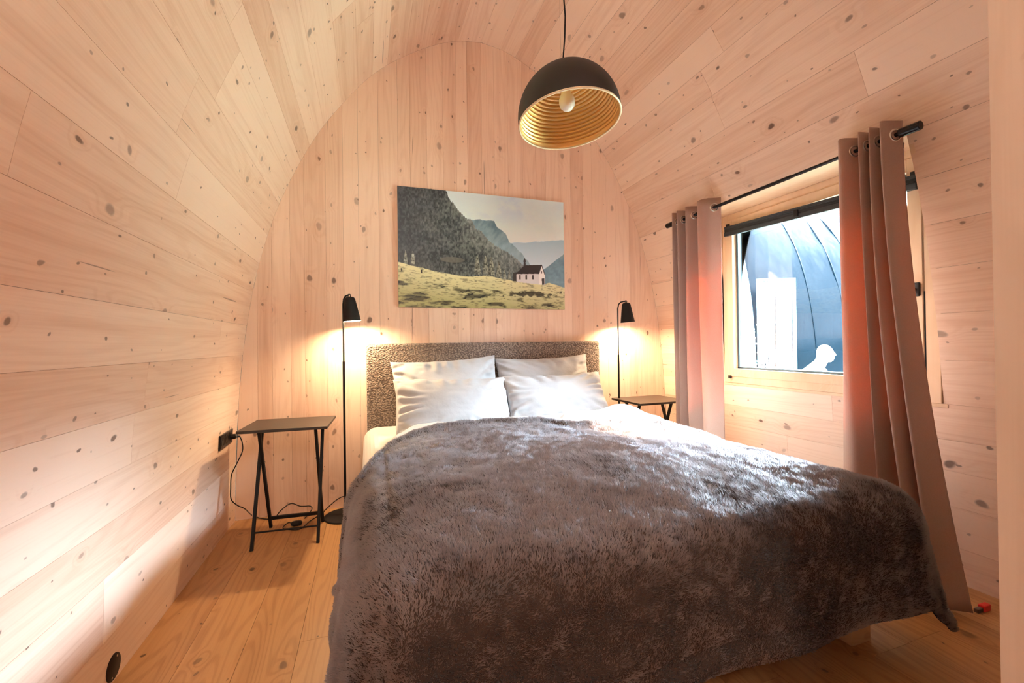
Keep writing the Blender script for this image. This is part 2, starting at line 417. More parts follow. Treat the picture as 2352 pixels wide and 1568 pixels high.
# ------------------------------------------------------------------ window in the right wall
FXI = 2.462                              # inner face of the frame
win = empty('window_1', (FXI, (WY0+WY1)/2, WZ0)); tag(win, 'timber framed window between the two curtains', 'window', kind='structure')
ox, oy, oz = FXI, (WY0+WY1)/2, WZ0
def wbox(name, a, b, mat, parent=win, bevel=.002):
    m_ = MB().box((a[0]-ox, a[1]-oy, a[2]-oz), (b[0]-ox, b[1]-oy, b[2]-oz)); m_.uv = [(v[0]+v[1]*.3+rnd.random()*0+3, v[1]+v[2]+7) for v in m_.v]
    return m_.build(name, mat, parent, bevel=bevel)
FY0, FY1, FZ0, FZ1 = WY0+.001, WY1-.001, WZ0+.001, WZ1-.001
# fixed frame
wbox('frame_post', (FXI, FY0, FZ0), (FXI+.08, FY0+.055, FZ1), M_FRAME); wbox('frame_post', (FXI, FY1-.055, FZ0), (FXI+.08, FY1, FZ1), M_FRAME)
wbox('frame_rail', (FXI, FY0+.055, FZ0), (FXI+.08, FY1-.055, FZ0+.05), M_FRAME); wbox('frame_rail', (FXI, FY0+.055, FZ1-.05), (FXI+.08, FY1-.055, FZ1), M_FRAME)
# sash
sy0, sy1, sz0, sz1, sx = FY0+.058, FY1-.042, FZ0+.046, FZ1-.045, FXI-.008
wbox('sash_post', (sx, sy0, sz0), (sx+.07, sy0+.055, sz1), M_FRAME); wbox('sash_post', (sx, sy1-.05, sz0), (sx+.07, sy1, sz1), M_FRAME)
wbox('sash_rail', (sx, sy0+.055, sz0), (sx+.07, sy1-.05, sz0+.055), M_FRAME); wbox('sash_rail', (sx, sy0+.055, sz1-.06), (sx+.07, sy1-.05, sz1), M_FRAME)
M_ALU = plain('dark_blue_grey_aluminium', (.06, .10, .13, 1), .35, .4)
gy0, gy1, gz0, gz1 = sy0+.055, sy1-.05, sz0+.055, sz1-.06
for a, b in (((gy0, gz0), (gy0+.016, gz1)), ((gy1-.016, gz0), (gy1, gz1)), ((gy0, gz0), (gy1, gz0+.012)), ((gy0, gz1-.012), (gy1, gz1))):
    wbox('glazing_bead', (sx+.035, a[0], a[1]), (sx+.075, b[0], b[1]), M_ALU)
wbox('pane', (sx+.050, gy0+.010, gz0+.008), (sx+.055, gy1-.010, gz1-.008), M_GLASS, bevel=0)
# reveal linings
rv = MB(); vs = []
def lining(name, poly, d0, d1, f):
    b = MB().prism(poly, d0, d1, f); b.uv = [(v[0]+v[2]*.2+4, v[1]+v[2]+2) for v in b.v]; b.v = [(v[0]-ox, v[1]-oy, v[2]-oz) for v in b.v]
    return b.build(name, M_FRAME, win, fixn=True)
zz = np.linspace(WZ0, WZ1, 9); rp = [(AX+prof_at(s_of_z(z))[0]+.001, z) for z in zz]+[(FXI+.08, WZ1), (FXI+.08, WZ0)]
lining('reveal', rp, WY0-.018, WY0, lambda u, v, d: (u, d, v)); lining('reveal', rp, WY1, WY1+.018, lambda u, v, d: (u, d, v))
xt = AX+prof_at(s_of_z(WZ1))[0]+.001
lining('soffit', [(xt, WZ1), (FXI+.09, WZ1), (FXI+.09, WZ1+.016), (xt, WZ1+.016)], WY0-.018, WY1+.018, lambda u, v, d: (u, d, v))
wbox('sill', (AX+half_w(WZ0)-.002, WY0-.018, WZ0-.018), (FXI+.09, WY1+.018, WZ0), M_FRAME)
wbox('gap_shade', (FXI-.0005, FY0+.052, FZ0+.10), (FXI+.002, FY0+.0575, 1.32), M_BLACK, bevel=0)  # black strip stands in for the shade between sash and frame
# handle on the sash post nearest the partition
hp = on_x(2113, 664, sx); hb = MB().box((sx-.012-ox, sy0+.006-oy, hp.z-.033-oz), (sx-ox, sy0+.046-oy, hp.z+.033-oz)).build('handle_plate', M_PLASTIC, win, bevel=.009, seg=4)
MB().tube([(sx-.010-ox, sy0+.026-oy, hp.z-oz), (sx-.045-ox, sy0+.026-oy, hp.z-oz)], .009, 10).build('handle_neck', M_PLASTIC, hb)
MB().bar((sx-.045-ox, sy0+.02-oy, hp.z-oz), (sx-.047-ox, sy0+.12-oy, hp.z+.002-oz), .014, .020).build('handle_lever', M_PLASTIC, hb, bevel=.005)

# pleated blind drawn up under the window head
bl = empty('pleated_blind', (sx, oy, 1.86)); tag(bl, 'dark grey pleated blind drawn up under the window head', 'blind')
by0, by1 = sy0+.005, sy1-.004
def tz(y, z): return z + (y-2.40)*.042
def blind_box(name, x0, x1, z0, z1, mat, ya=by0, yb=by1, parent=bl, bev=.002):
    vs = [(xx-sx, yy-oy, tz(yy, zz_)-1.86) for zz_ in (z0, z1) for xx, yy in ((x0, ya), (x1, ya), (x1, yb), (x0, yb))]
    return MB().add(vs, [(0,3,2,1),(4,5,6,7),(0,1,5,4),(1,2,6,5),(2,3,7,6),(3,0,4,7)]).build(name, mat, parent, bevel=bev)
M_RAIL = plain('anthracite_rail', (.055, .06, .068, 1), .35, .5)
M_PLEAT = plain('pleat_fabric', (.03, .03, .034, 1), .9)
blind_box('top_rail', sx-.024, sx-.003, 1.895, 1.912, M_RAIL)
for i in range(5): blind_box('pleat', sx-.022+.002*(i % 2), sx-.005, 1.872+.0046*i, 1.8756+.0046*i, M_PLEAT, bev=0)
blind_box('bottom_rail', sx-.026, sx-.003, 1.844, 1.871, M_RAIL)
blind_box('pull_handle', sx-.034, sx-.026, 1.857, 1.895, M_PLASTIC, 1.86, 1.885)
for yy in (by0+.004, by1-.03): blind_box('clip', sx-.012, sx+.02, 1.912, 1.932, M_PLASTIC, yy, yy+.026)
wbox('blind_foot', (sx-.012, sy1-.03, FZ0+.030), (sx, sy1-.008, FZ0+.052), M_PLASTIC)

# ------------------------------------------------------------------ curtain rod and curtains
RXX, RZ = 2.165, 1.976
rod = empty('curtain_rod', (RXX, 1.9, RZ)); tag(rod, 'thin black curtain rod above the window with cylinder ends', 'curtain rod')
MB().tube([(0, 1.14-1.9, 0), (0, 2.67-1.9, 0)], .0085, 12).build('pole', M_BLACKG, rod, smooth=True, angle=40)
MB().tube([(0, 1.70-1.9, 0), (0, 2.66-1.9, 0)], .0105, 12).build('outer_pole', M_BLACKG, rod, smooth=True, angle=40)
for y in (1.125, 2.625): MB().tube([(0, y-1.9, 0), (0, y-1.9+.075, 0)], .019, 20).build('finial', M_BLACKG, rod, smooth=True, angle=40, bevel=.003)
for y in (1.245, 2.56):
    wx = AX+half_w(RZ-.02)-RXX
    MB().bar((0, y-1.9, -.012), (wx+.004, y-1.9, -.02), .012, .022).build('bracket', M_BLACK, rod)
def curtain_mat():
    n = NT('velvet_curtain'); t = n.node('ShaderNodeTexCoord').outputs['Object']
    c = n.mix(n.noise(t, 260, 3), (.41, .285, .23, 1), (.51, .37, .31, 1))
    n.base(c, .85, 0, .2); n.b.inputs['Sheen Weight'].default_value = .35; n.b.inputs['Sheen Roughness'].default_value = .4; n.b.inputs['Sheen Tint'].default_value = (1, .9, .85, 1)
    tr = n.node('ShaderNodeBsdfTranslucent'); tr.inputs[0].default_value = (.72, .21, .085, 1)
    mx = n.node('ShaderNodeMixShader'); mx.inputs[0].default_value = .21
    n.t.links.new(n.b.outputs[0], mx.inputs[1]); n.t.links.new(tr.outputs[0], mx.inputs[2]); n.t.links.new(mx.outputs[0], n.out.inputs[0])
    n.bump(n.noise(t, 900, 2), .15, .001); return n.m
M_CURT = curtain_mat()
M_LINER = plain('curtain_seam', (.45, .33, .27, 1), .8)
def curtain(label, ctrl, spread_y, drift, lab2):
    """ctrl: (y, x offset) along the heading from the far to the near end"""
    P = catmull([(y, x) for y, x in ctrl], 14); n = len(P); zt, zb = RZ+.062, .006; nz = 44
    y_ref = ctrl[0][0]; root = empty('curtain', (RXX, (ctrl[0][0]+ctrl[-1][0])/2, 0)); rx, ry = RXX, (ctrl[0][0]+ctrl[-1][0])/2
    tag(root, label, 'curtain', 'velvet curtains on the rod')
    vs = np.zeros((n, nz, 3)); ln = np.linspace(0, 1, n)
    for j in range(nz):
        t = j/(nz-1); z = zt+(zb-zt)*t; e = t**1.7
        amp = 1-.25*e+.10*np.sin(ln*9+t*5)*t
        y = y_ref+(P[:, 0]-y_ref)*(1+spread_y*e)+.012*t*np.sin(ln*14+2*t)
        xo = P[:, 1]*amp+drift*e*ln**1.5+.010*t*np.sin(ln*7+3*t)
        vs[:, j, 0] = xo; vs[:, j, 1] = y-ry; vs[:, j, 2] = z
    o = np_mesh('cloth', vs.reshape(-1, 3), npgrid(n, nz), M_CURT, root)
    sm = o.modifiers.new('thickness', 'SOLIDIFY'); sm.thickness = .0025; sm.offset = 0
    # stitched heading band
    b = MB(); zh = RZ-.058; tj = (zt-zh)/(zt-zb); pts = []
    for i in range(0, n, 2):
        j = tj*(nz-1); j0 = int(j); f_ = j-j0; p = vs[i, j0]*(1-f_)+vs[i, j0+1]*f_
        a = vs[min(i+1, n-1), j0]-vs[max(i-1, 0), j0]; nn = np.array([-abs(a[1]), a[0]*np.sign(a[1] if a[1] else -1)*-1, 0]); pts.append(p)
    # eyelets where the heading crosses the rod
    for i in range(n-1):
        if P[i, 1]*P[i+1, 1] <= 0 and P[i, 1] != P[i+1, 1]:
            f_ = P[i, 1]/(P[i, 1]-P[i+1, 1]); y = P[i, 0]+(P[i+1, 0]-P[i, 0])*f_
            tg = Vector((P[i+1, 1]-P[i, 1], P[i+1, 0]-P[i, 0], 0)).normalized(); nr = Vector((tg.y, -tg.x, 0))
            up = Vector((0, 0, 1)); mm = Matrix((tg, up, nr)).transposed().to_4x4(); mm.translation = Vector((0, y-ry, RZ))
            prof_ = [(.0235+.005*math.cos(q), .0035*math.sin(q)) for q in np.linspace(0, 2*math.pi, 9)]
            MB().lathe(prof_, 24, mm).build('eyelet', M_STEEL, root, smooth=True)
    return root
curtain('dusty rose velvet curtain hanging behind the bed next to the tray table', [(2.610,.045),(2.588,-.045),(2.563,.045),(2.535,-.048),(2.50,.045),(2.44,-.05),(2.385,.045),(2.335,-.045),(2.27,-.05),(2.212,.035)], .03, 0.0, '')
curtain('dusty rose velvet curtain pooling on the floor near the partition', [(1.465,.035),(1.405,-.055),(1.356,.05),(1.334,-.045),(1.312,.05),(1.290,-.045),(1.268,.05),(1.240,-.055),(1.205,.03)], .62, .085, '')

# ------------------------------------------------------------------ bed
BX0, BX1, BY0, BY1 = -.03, 1.80, .985, 3.05
bed = empty('bed', ((BX0+BX1)/2, (BY0+BY1)/2, 0)); tag(bed, 'double bed with a taupe woven headboard', 'bed')
bx, byc = (BX0+BX1)/2, (BY0+BY1)/2
def bed_box(name, a, b, mat, bevel=.004, parent=bed, uv=True):
    m_ = MB().box((a[0]-bx, a[1]-byc, a[2]), (b[0]-bx, b[1]-byc, b[2]))
    if uv: m_.uv = [(v[1]*.5+v[2]+rnd.randint(0, 3)*0+11, v[0]+v[1]+6) for v in m_.v]
    return m_.build(name, mat, parent, bevel=bevel)
def headboard_mat():
    n = NT('bouclé_weave'.replace('é', 'e')); t = n.node('ShaderNodeTexCoord').outputs['Object']
    v = n.node('ShaderNodeTexVoronoi', feature='F1'); n.set(v, 'Vector', n.vmul(t, (1, 1, 1.5))); v.inputs['Scale'].default_value = 78
    c = n.mix(n.ramp(v.outputs['Distance'], .15, .75), (.34, .255, .20, 1), (.085, .058, .045, 1))
    c = n.mix(n.math('MULTIPLY', n.noise(t, 14, 3), .35), c, (.30, .24, .2, 1))
    n.base(c, .9, 0, .25); n.b.inputs['Sheen Weight'].default_value = .3
    n.bump(n.math('SUBTRACT', 1.0, v.outputs['Distance']), .9, .008); return n.m
M_HEAD = headboard_mat()
hbx = (-.006, 1.785)
hb = MB(); hb.box((hbx[0]-bx, 3.062-byc, .12), (hbx[1]-bx, 3.150-byc, 1.113)); hb.build('headboard', M_HEAD, bed, bevel=.022, seg=5)
def linen(name, c=(.47, .475, .48, 1), bumpy=.4):
    n = NT(name); t = n.node('ShaderNodeTexCoord').outputs['Object']
    n.base(c, .75, 0, .25); n.b.inputs['Sheen Weight'].default_value = .1
    n.bump(n.math('ADD', n.noise(t, 7, 4, .55, .25), n.math('MULTIPLY', n.noise(t, 700, 1), .03)), bumpy, .02); return n.m
M_LINEN = linen('white_linen'); M_SHEET = linen('cream_sheet', (.62, .585, .545, 1), .12)
bed_box('mattress', (BX0, BY0+.02, .29), (BX1, BY1+.008, .560), M_SHEET, bevel=.085)
M_BEDW = wood('bed_wood', (.62, .42, .25, 1), (.5, .30, .16, 1), srgb(100, 70, 50), knots=.4)
bed_box('base', (BX0+.02, BY0+.06, .15), (BX1-.02, BY1, .29), plain('base_fabric', (.10, .085, .075, 1), .9), bevel=.01)
for lx, ly in ((1.63, 1.075), (1.63, 2.85), (.02, 1.075), (.02, 2.85), (.86, 1.10)):
    bed_box('leg', (lx, ly, .0), (lx+.10, ly+.12, .151), M_BEDW)
bed_box('rail', (BX0+.04, 1.12, .085), (BX1-.04, 1.19, .15), M_BEDW)

# drape of cloth over the bed block
def drape(s, t, lift=0.0, x0=-.068, x1=1.865, y0=.925, r=.14, flare=.11, zbase=.585, crown=.075, rip=1.0):
    """cloth coordinates (s across, t along) -> xyz; hangs over left, right and foot"""
    xa, xb, ya = x0+r, x1-r, y0+r
    a = np.where(s > xb, s-xb, np.where(s < xa, s-xa, 0.0)); b = np.where(t < ya, t-ya, 0.0)
    d = np.hypot(a, b); th = np.arctan2(np.abs(b), np.abs(a)+1e-9)
    cx = np.clip(s, xa, xb); cy = np.maximum(t, ya)
    ux = np.where(d > 1e-6, a/(d+1e-9), 0); uy = np.where(d > 1e-6, b/(d+1e-9), 0)
    d = np.where(d > .48, .48+.15*(1-np.exp(-(d-.48)/.15)), d)          # the throw's corners are rounded
    arc = r*math.pi/2
    h = np.where(d < arc, r*np.sin(np.minimum(d, arc)/r), r+flare*(d-arc)); dr = np.where(d < arc, r*(1-np.cos(np.minimum(d, arc)/r)), r+(d-arc)*math.sqrt(1-flare**2))
    corner = np.sin(2*th)**2*(np.abs(a) > 1e-6)*(np.abs(b) > 1e-6)
    hang = smst(.10, .45, d)
    h = h+rip*hang*(corner*(.010+.016*np.cos(8*th)) + (1-corner)*(.012*np.sin(s*11+1.3)*(np.abs(b) > np.abs(a))+.010*np.sin(t*9)*(np.abs(a) > np.abs(b))))
    # bed crown: the duvet is fullest in the middle
    fx = np.clip((cx-xa)/(xb-xa), 0, 1); fy = np.clip((cy-ya)/1.5, 0, 1)
    cr_ = crown*(np.sin(np.pi*fx)**.6)*np.where(fy < .35, np.sin(np.clip(fy/.35, 0, 1)*np.pi/2), 1.0)
    und = .010*fbm(s*3.1, t*3.1, 3)*2+.006*fbm(s*9, t*9, 9)
    z = zbase+cr_*np.exp(-(d/.12)**2)+und*(1-.6*hang)-dr+lift
    X = cx+ux*h; Yy = cy+uy*h
    X = X+ux*und*hang; Yy = Yy+uy*und*hang
    return np.stack([X, Yy, z], -1)
REAR = np.array([(-.6, 1.78), (-.30, 1.80), (-.10, 1.84), (-.03, 1.90), (.10, 2.24), (.235, 2.37), (.39, 2.40), (.64, 2.32), (.90, 2.23), (1.0, 2.12), (1.10, 2.10), (1.26, 2.14), (1.55, 2.15), (1.80, 1.92), (1.92, 1.72), (2.05, 1.66), (2.5, 1.62)])
S0, S1, T0 = -.44, 2.135, .62
def cloth_pt(u, v, lift=0.0):
    s = S0+(S1-S0)*u; tr = np.interp(s, REAR[:, 0], REAR[:, 1]); t = T0+(tr-T0)*v
    # the folded-over lip at the rear edge and the stitched hem at the foot
    e = (tr-t); lip = .022*np.exp(-((e-.03)/.03)**2)
    de = np.minimum(np.minimum(s-S0, S1-s), t-T0)
    hem = .014*np.exp(-((de-.02)/.02)**2)-.010*np.exp(-((de-.06)/.008)**2)
    p = drape(s, t, lift); return p, s, t, lip, hem
M_FURB = plain('fur_backing', (.055, .036, .030, 1), .95)
throw = empty('fur_throw', (.9, 1.6, .6)); tag(throw, 'brown faux fur throw draped over the foot of the bed', 'blanket')
def off_base(p): return p-np.array([.9, 1.6, .6])
NU, NV = 190, 170
uu, vv = np.meshgrid(np.linspace(0, 1, NU), np.linspace(0, 1, NV), indexing='ij')
Pc, ss_, tt_, lip_, hem_ = cloth_pt(uu, vv)
du = np.gradient(Pc, axis=0); dv = np.gradient(Pc, axis=1); Nc = np.cross(du, dv); Nc /= np.linalg.norm(Nc, axis=-1, keepdims=True)+1e-9
Pd = Pc+Nc*(lip_+hem_)[..., None]
fb_ = np_mesh('fur_backing', off_base(Pd).reshape(-1, 3), npgrid(NU, NV), M_FURB, throw)
sm = fb_.modifiers.new('thickness', 'SOLIDIFY'); sm.thickness = .012; sm.offset = -1
def fur_mat():
    n = NT('faux_fur'); t = n.node('ShaderNodeTexCoord').outputs['Object']
    at = n.node('ShaderNodeAttribute', attribute_name='tip').outputs['Fac']
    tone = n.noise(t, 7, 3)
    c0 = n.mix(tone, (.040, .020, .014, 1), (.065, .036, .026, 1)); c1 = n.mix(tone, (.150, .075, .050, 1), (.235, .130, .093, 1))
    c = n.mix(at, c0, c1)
    n.t.links.new(n.node('ShaderNodeAttribute', attribute_name='coat').outputs['Vector'], n.b.inputs['Normal'])
    n.base(c, .45, 0, .5); n.b.inputs['Sheen Weight'].default_value = .15; n.b.inputs['Sheen Roughness'].default_value = .35
    hr = n.node('ShaderNodeBsdfHair', component='Reflection'); hr.inputs['Color'].default_value = (.86, .92, 1.0, 1); hr.inputs['RoughnessU'].default_value = .32; hr.inputs['RoughnessV'].default_value = 1.0
    n.t.links.new(n.node('ShaderNodeAttribute', attribute_name='strand').outputs['Vector'], hr.inputs['Tangent'])
    tl = n.node('ShaderNodeBsdfTranslucent'); n.set(tl, 'Color', c)
    m0 = n.node('ShaderNodeMixShader'); m0.inputs[0].default_value = .30; n.t.links.new(n.b.outputs[0], m0.inputs[1]); n.t.links.new(tl.outputs[0], m0.inputs[2])
    mx = n.node('ShaderNodeMixShader'); mx.inputs[0].default_value = .26
    n.t.links.new(m0.outputs[0], mx.inputs[1]); n.t.links.new(hr.outputs[0], mx.inputs[2]); n.t.links.new(mx.outputs[0], n.out.inputs[0])
    return n.m
def make_fur(N, parent):
    u = NR.random(N); v = NR.random(N)
    p, s, t, lip, hem = cloth_pt(u, v); e = 1e-3
    pu = cloth_pt(np.minimum(u+e, 1.001), v)[0]-cloth_pt(u-e, v)[0]; pv = cloth_pt(u, np.minimum(v+e, 1.001))[0]-cloth_pt(u, v-e)[0]
    nn = np.cross(pu, pv); nn /= np.linalg.norm(nn, axis=1, keepdims=True)+1e-9
    tu = pu/(np.linalg.norm(pu, axis=1, keepdims=True)+1e-9); tv = np.cross(nn, tu)
    p = p+nn*(lip+hem-.001)[:, None]
    # nap lies towards the head and is combed into tufts
    ang = math.pi/2+1.3*fbm(s*3.5, t*3.5, 21, 3)+.9*fbm(s*40, t*40, 31, 2)+NR.normal(0, .35, N)
    lean = np.clip(.85+.70*fbm(s*4.2, t*4.2, 41, 3)+.35*fbm(s*45, t*45, 47, 1)+NR.normal(0, .16, N), .15, 1.35)
    L = .013*(1+.35*fbm(s*14, t*14, 51, 2))*NR.uniform(.7, 1.2, N)
    L = L*np.where(np.abs(hem) > .004, 1.05, 1.0)
    dirt = tu*np.cos(ang)[:, None]+tv*np.sin(ang)[:, None]
    d1 = nn*np.cos(lean*.55)[:, None]+dirt*np.sin(lean*.55)[:, None]
    d2 = nn*np.cos(lean)[:, None]+dirt*np.sin(lean)[:, None]
    side = np.cross(d2, nn); side /= np.linalg.norm(side, axis=1, keepdims=True)+1e-9
    w = NR.uniform(.0007, .0013, N)[:, None]
    m1 = p+d1*(L*.5)[:, None]; m2 = m1+d2*(L*.5)[:, None]
    co = np.stack([p-side*w, p+side*w, m1-side*w*.85, m1+side*w*.85, m2], 1).reshape(-1, 3)
    b = np.arange(N)[:, None]*5
    fc = np.concatenate([b+np.array([[0, 1, 3]]), b+np.array([[0, 3, 2]]), b+np.array([[2, 3, 4]])], 1).reshape(-1, 3)
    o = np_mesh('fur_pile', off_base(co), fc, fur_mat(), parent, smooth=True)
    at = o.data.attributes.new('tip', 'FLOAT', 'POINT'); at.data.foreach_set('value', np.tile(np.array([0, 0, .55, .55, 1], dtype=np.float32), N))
    # hairs shade with the lie of the coat, tipped a little along the strand
    nrm = np.repeat((nn*1.0+d2*.35+np.cross(side, d2)*.35)[:, None, :], 5, 1).reshape(-1, 3); nrm /= np.linalg.norm(nrm, axis=1, keepdims=True)
    ac = o.data.attributes.new('coat', 'FLOAT_VECTOR', 'POINT'); ac.data.foreach_set('vector', nrm.astype(np.float32).ravel())
    st = np.repeat(d2[:, None, :], 5, 1).reshape(-1, 3); asn = o.data.attributes.new('strand', 'FLOAT_VECTOR', 'POINT'); asn.data.foreach_set('vector', st.astype(np.float32).ravel())
    o['kind'] = 'stuff'; return o
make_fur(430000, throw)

# duvets under the throw
def duvet(label, sa, sb, rear_fn, t0, seed, roll=None, bump=None):
    root = empty('duvet', ((sa+sb)/2, 2.0, .56)); tag(root, label, 'duvet', 'white duvets on the bed')
    nu, nv = 60, 90; u, v = np.meshgrid(np.linspace(0, 1, nu), np.linspace(0, 1, nv), indexing='ij')
    s = sa+(sb-sa)*u; tr = rear_fn(s); t = t0+(tr-t0)*v
    top = drape(s, t, -.018, x0=-.03, x1=1.85, y0=.97, r=.12, flare=0.0, rip=.3)
    e = np.minimum(np.minimum(s-sa, sb-s), np.minimum(tr-t, t-t0)); ed = np.sqrt(np.clip(e/.07, 0, 1)*(2-np.clip(e/.07, 0, 1)))
    back = smst(.22, .04, tr-t)
    wr = .010*fbm(s*6, t*10, seed)+.008*fbm(s*14, t*7, seed+5)
    top[..., 2] += (-.052*(1-ed)+.016*back*ed+wr*ed)+(bump(s, t)*ed if bump else 0)
    bot = top.copy(); bot[..., 2] = np.where(e > 1e-6, np.minimum(top[..., 2]-.004, np.maximum(.566, top[..., 2]-.075*ed-.002)), top[..., 2])
    if roll: top = roll(top, s, t, tr)
    co = np.concatenate([top.reshape(-1, 3), bot.reshape(-1, 3)])-np.array([(sa+sb)/2, 2.0, .56])
    f = npgrid(nu, nv); f2 = f[:, ::-1]+nu*nv
    np_mesh('cover', co, np.concatenate([f, f2]), M_LINEN, root); return root
duvet('white duvet on the bed half nearer the wall outlet', .085, .985, lambda s: 2.60-.16*np.exp(-((s-.085)/.10)**2)+.03*np.sin(s*5), 1.02, 61)
duvet('white sunlit duvet on the bed half beside the window', .975, 2.02, lambda s: 2.60+.06*np.sin(s*3.0)-.05, 1.06, 71, bump=lambda s, t: .055*np.exp(-((s-1.72)/.22)**2-((t-2.36)/.20)**2)+.050*smst(1.06, 1.16, s)*np.exp(-((t-2.36-.12*(s-1.2))/.07)**2)*smst(1.75, 1.55, s))
# pillows
def pillow(label, cx, cy, cz, wdt, hgt, thick, tilt, rz, seed, roll=0.0):
    n = 56; g = np.linspace(-1, 1, n); X, Yv = np.meshgrid(g, g, indexing='ij')
    X2 = np.sign(X)*(1-(1-np.abs(X))**1.25); Y2 = np.sign(Yv)*(1-(1-np.abs(Yv))**1.25)
    px = wdt/2*X2*(1-.055*(1-Y2**2)); py = hgt/2*Y2*(1-.10*(1-X2**2))
    t = thick/2*np.clip((1-X2**2)*(1-Y2**2), 0, 1)**.42
    r_ = np.maximum(np.abs(X2), np.abs(Y2)); edge = smst(.45, .9, r_)*(1-smst(.96, 1, r_))
    wr = (.012*fbm(X2*2.2+seed, Y2*2.2, seed, 3)+edge*.010*np.sin(18*np.arctan2(Y2, X2)+6*fbm(X2*2, Y2*2, seed+3)))*(t > 1e-5)
    sag = -.010*(Y2 < 0)*(1-X2**2)
    front = np.stack([px, py+sag, t+wr], -1).reshape(-1, 3); backp = np.stack([px, py+sag, -t*.85], -1).reshape(-1, 3)
    f = npgrid(n, n); co = np.concatenate([front, backp])
    o = np_mesh('pillow', co, np.concatenate([f, f[:, ::-1]+n*n]), M_LINEN)
    bm = bmesh.new(); bm.from_mesh(o.data); bmesh.ops.remove_doubles(bm, verts=bm.verts, dist=.0004); bm.to_mesh(o.data); bm.free()
    for p_ in o.data.polygons: p_.use_smooth = True
    o.rotation_euler = Euler((tilt, roll, rz), 'XYZ'); o.location = (cx, cy, cz)
    tag(o, label, 'pillow', 'white pillows against the headboard'); return o
R_ = math.radians
pillow('white pillow standing against the headboard, on the outlet side of the bed', .525, 2.945, .785, .74, .46, .17, R_(72), R_(1), 3, R_(-2.5))
pillow('white pillow standing against the headboard, on the window side of the bed', 1.255, 2.945, .785, .74, .46, .17, R_(72), R_(-2), 5, R_(-1.5))
pillow('white pillow leaning in front of another, on the outlet side of the bed', .53, 2.745, .705, .76, .40, .19, R_(58), R_(1), 8, R_(1))
pillow('white pillow leaning in front of another, on the window side of the bed', 1.25, 2.735, .71, .75, .40, .18, R_(58), R_(-3), 13, R_(-1))

# ------------------------------------------------------------------ folding tray tables
M_TOP = NT('dark_laminate'); _t = M_TOP.node('ShaderNodeTexCoord').outputs['Object']
M_TOP.base(M_TOP.mix(M_TOP.noise(M_TOP.vmul(_t, (4, 60, 1)), 1.0, 3), (.024, .019, .017, 1), (.040, .031, .026, 1)), .38, 0, .45); M_TOP = M_TOP.m
def tray_table(label, cx, cy, rz):
    r = empty('tray_table', (cx, cy, 0), rz); tag(r, label, 'side table', 'black folding tray tables beside the bed')
    zt = .655
    MB().box((-.225, -.19, zt-.016), (.225, .19, zt)).build('table_top', M_TOP, r, bevel=.003)
    for i, sx_ in enumerate((-.155, .155)):
        o1, o2 = (.010, -.010) if sx_ > 0 else (-.010, .010)
        MB().bar((sx_+o1, -.155, 0), (sx_+o1, .075, zt-.016), .016, .020).build('leg', M_BLACK, r, bevel=.002)
        MB().bar((sx_+o2*.9, .155, 0), (sx_+o2*.9, -.075, zt-.016), .016, .020).build('leg', M_BLACK, r, bevel=.002)
        MB().tube([(sx_-.022, .0, .437), (sx_+.022, .0, .437)], .005, 8).build('pivot', M_STEEL, r)
        MB().box((sx_-.03, -.10, zt-.024), (sx_+.03, -.06, zt-.016)).build('clip', M_PLASTIC, r)
    MB().tube([(-.165, -.125, .085), (.165, -.125, .085)], .005, 8).build('stretcher_rod', M_BLACK, r, smooth=True, angle=40)
    MB().bar((-.15, .132, .065), (.15, .132, .065), .018).build('stretcher', M_BLACK, r)
    MB().bar((-.15, .072, zt-.026), (.15, .072, zt-.026), .016).build('top_bar', M_BLACK, r)
    return r
tray_table('black folding tray table beside the wall outlet', -.43, 2.80, R_(-3))
tray_table('black folding tray table beside the far curtain', 2.085, 2.835, R_(1))

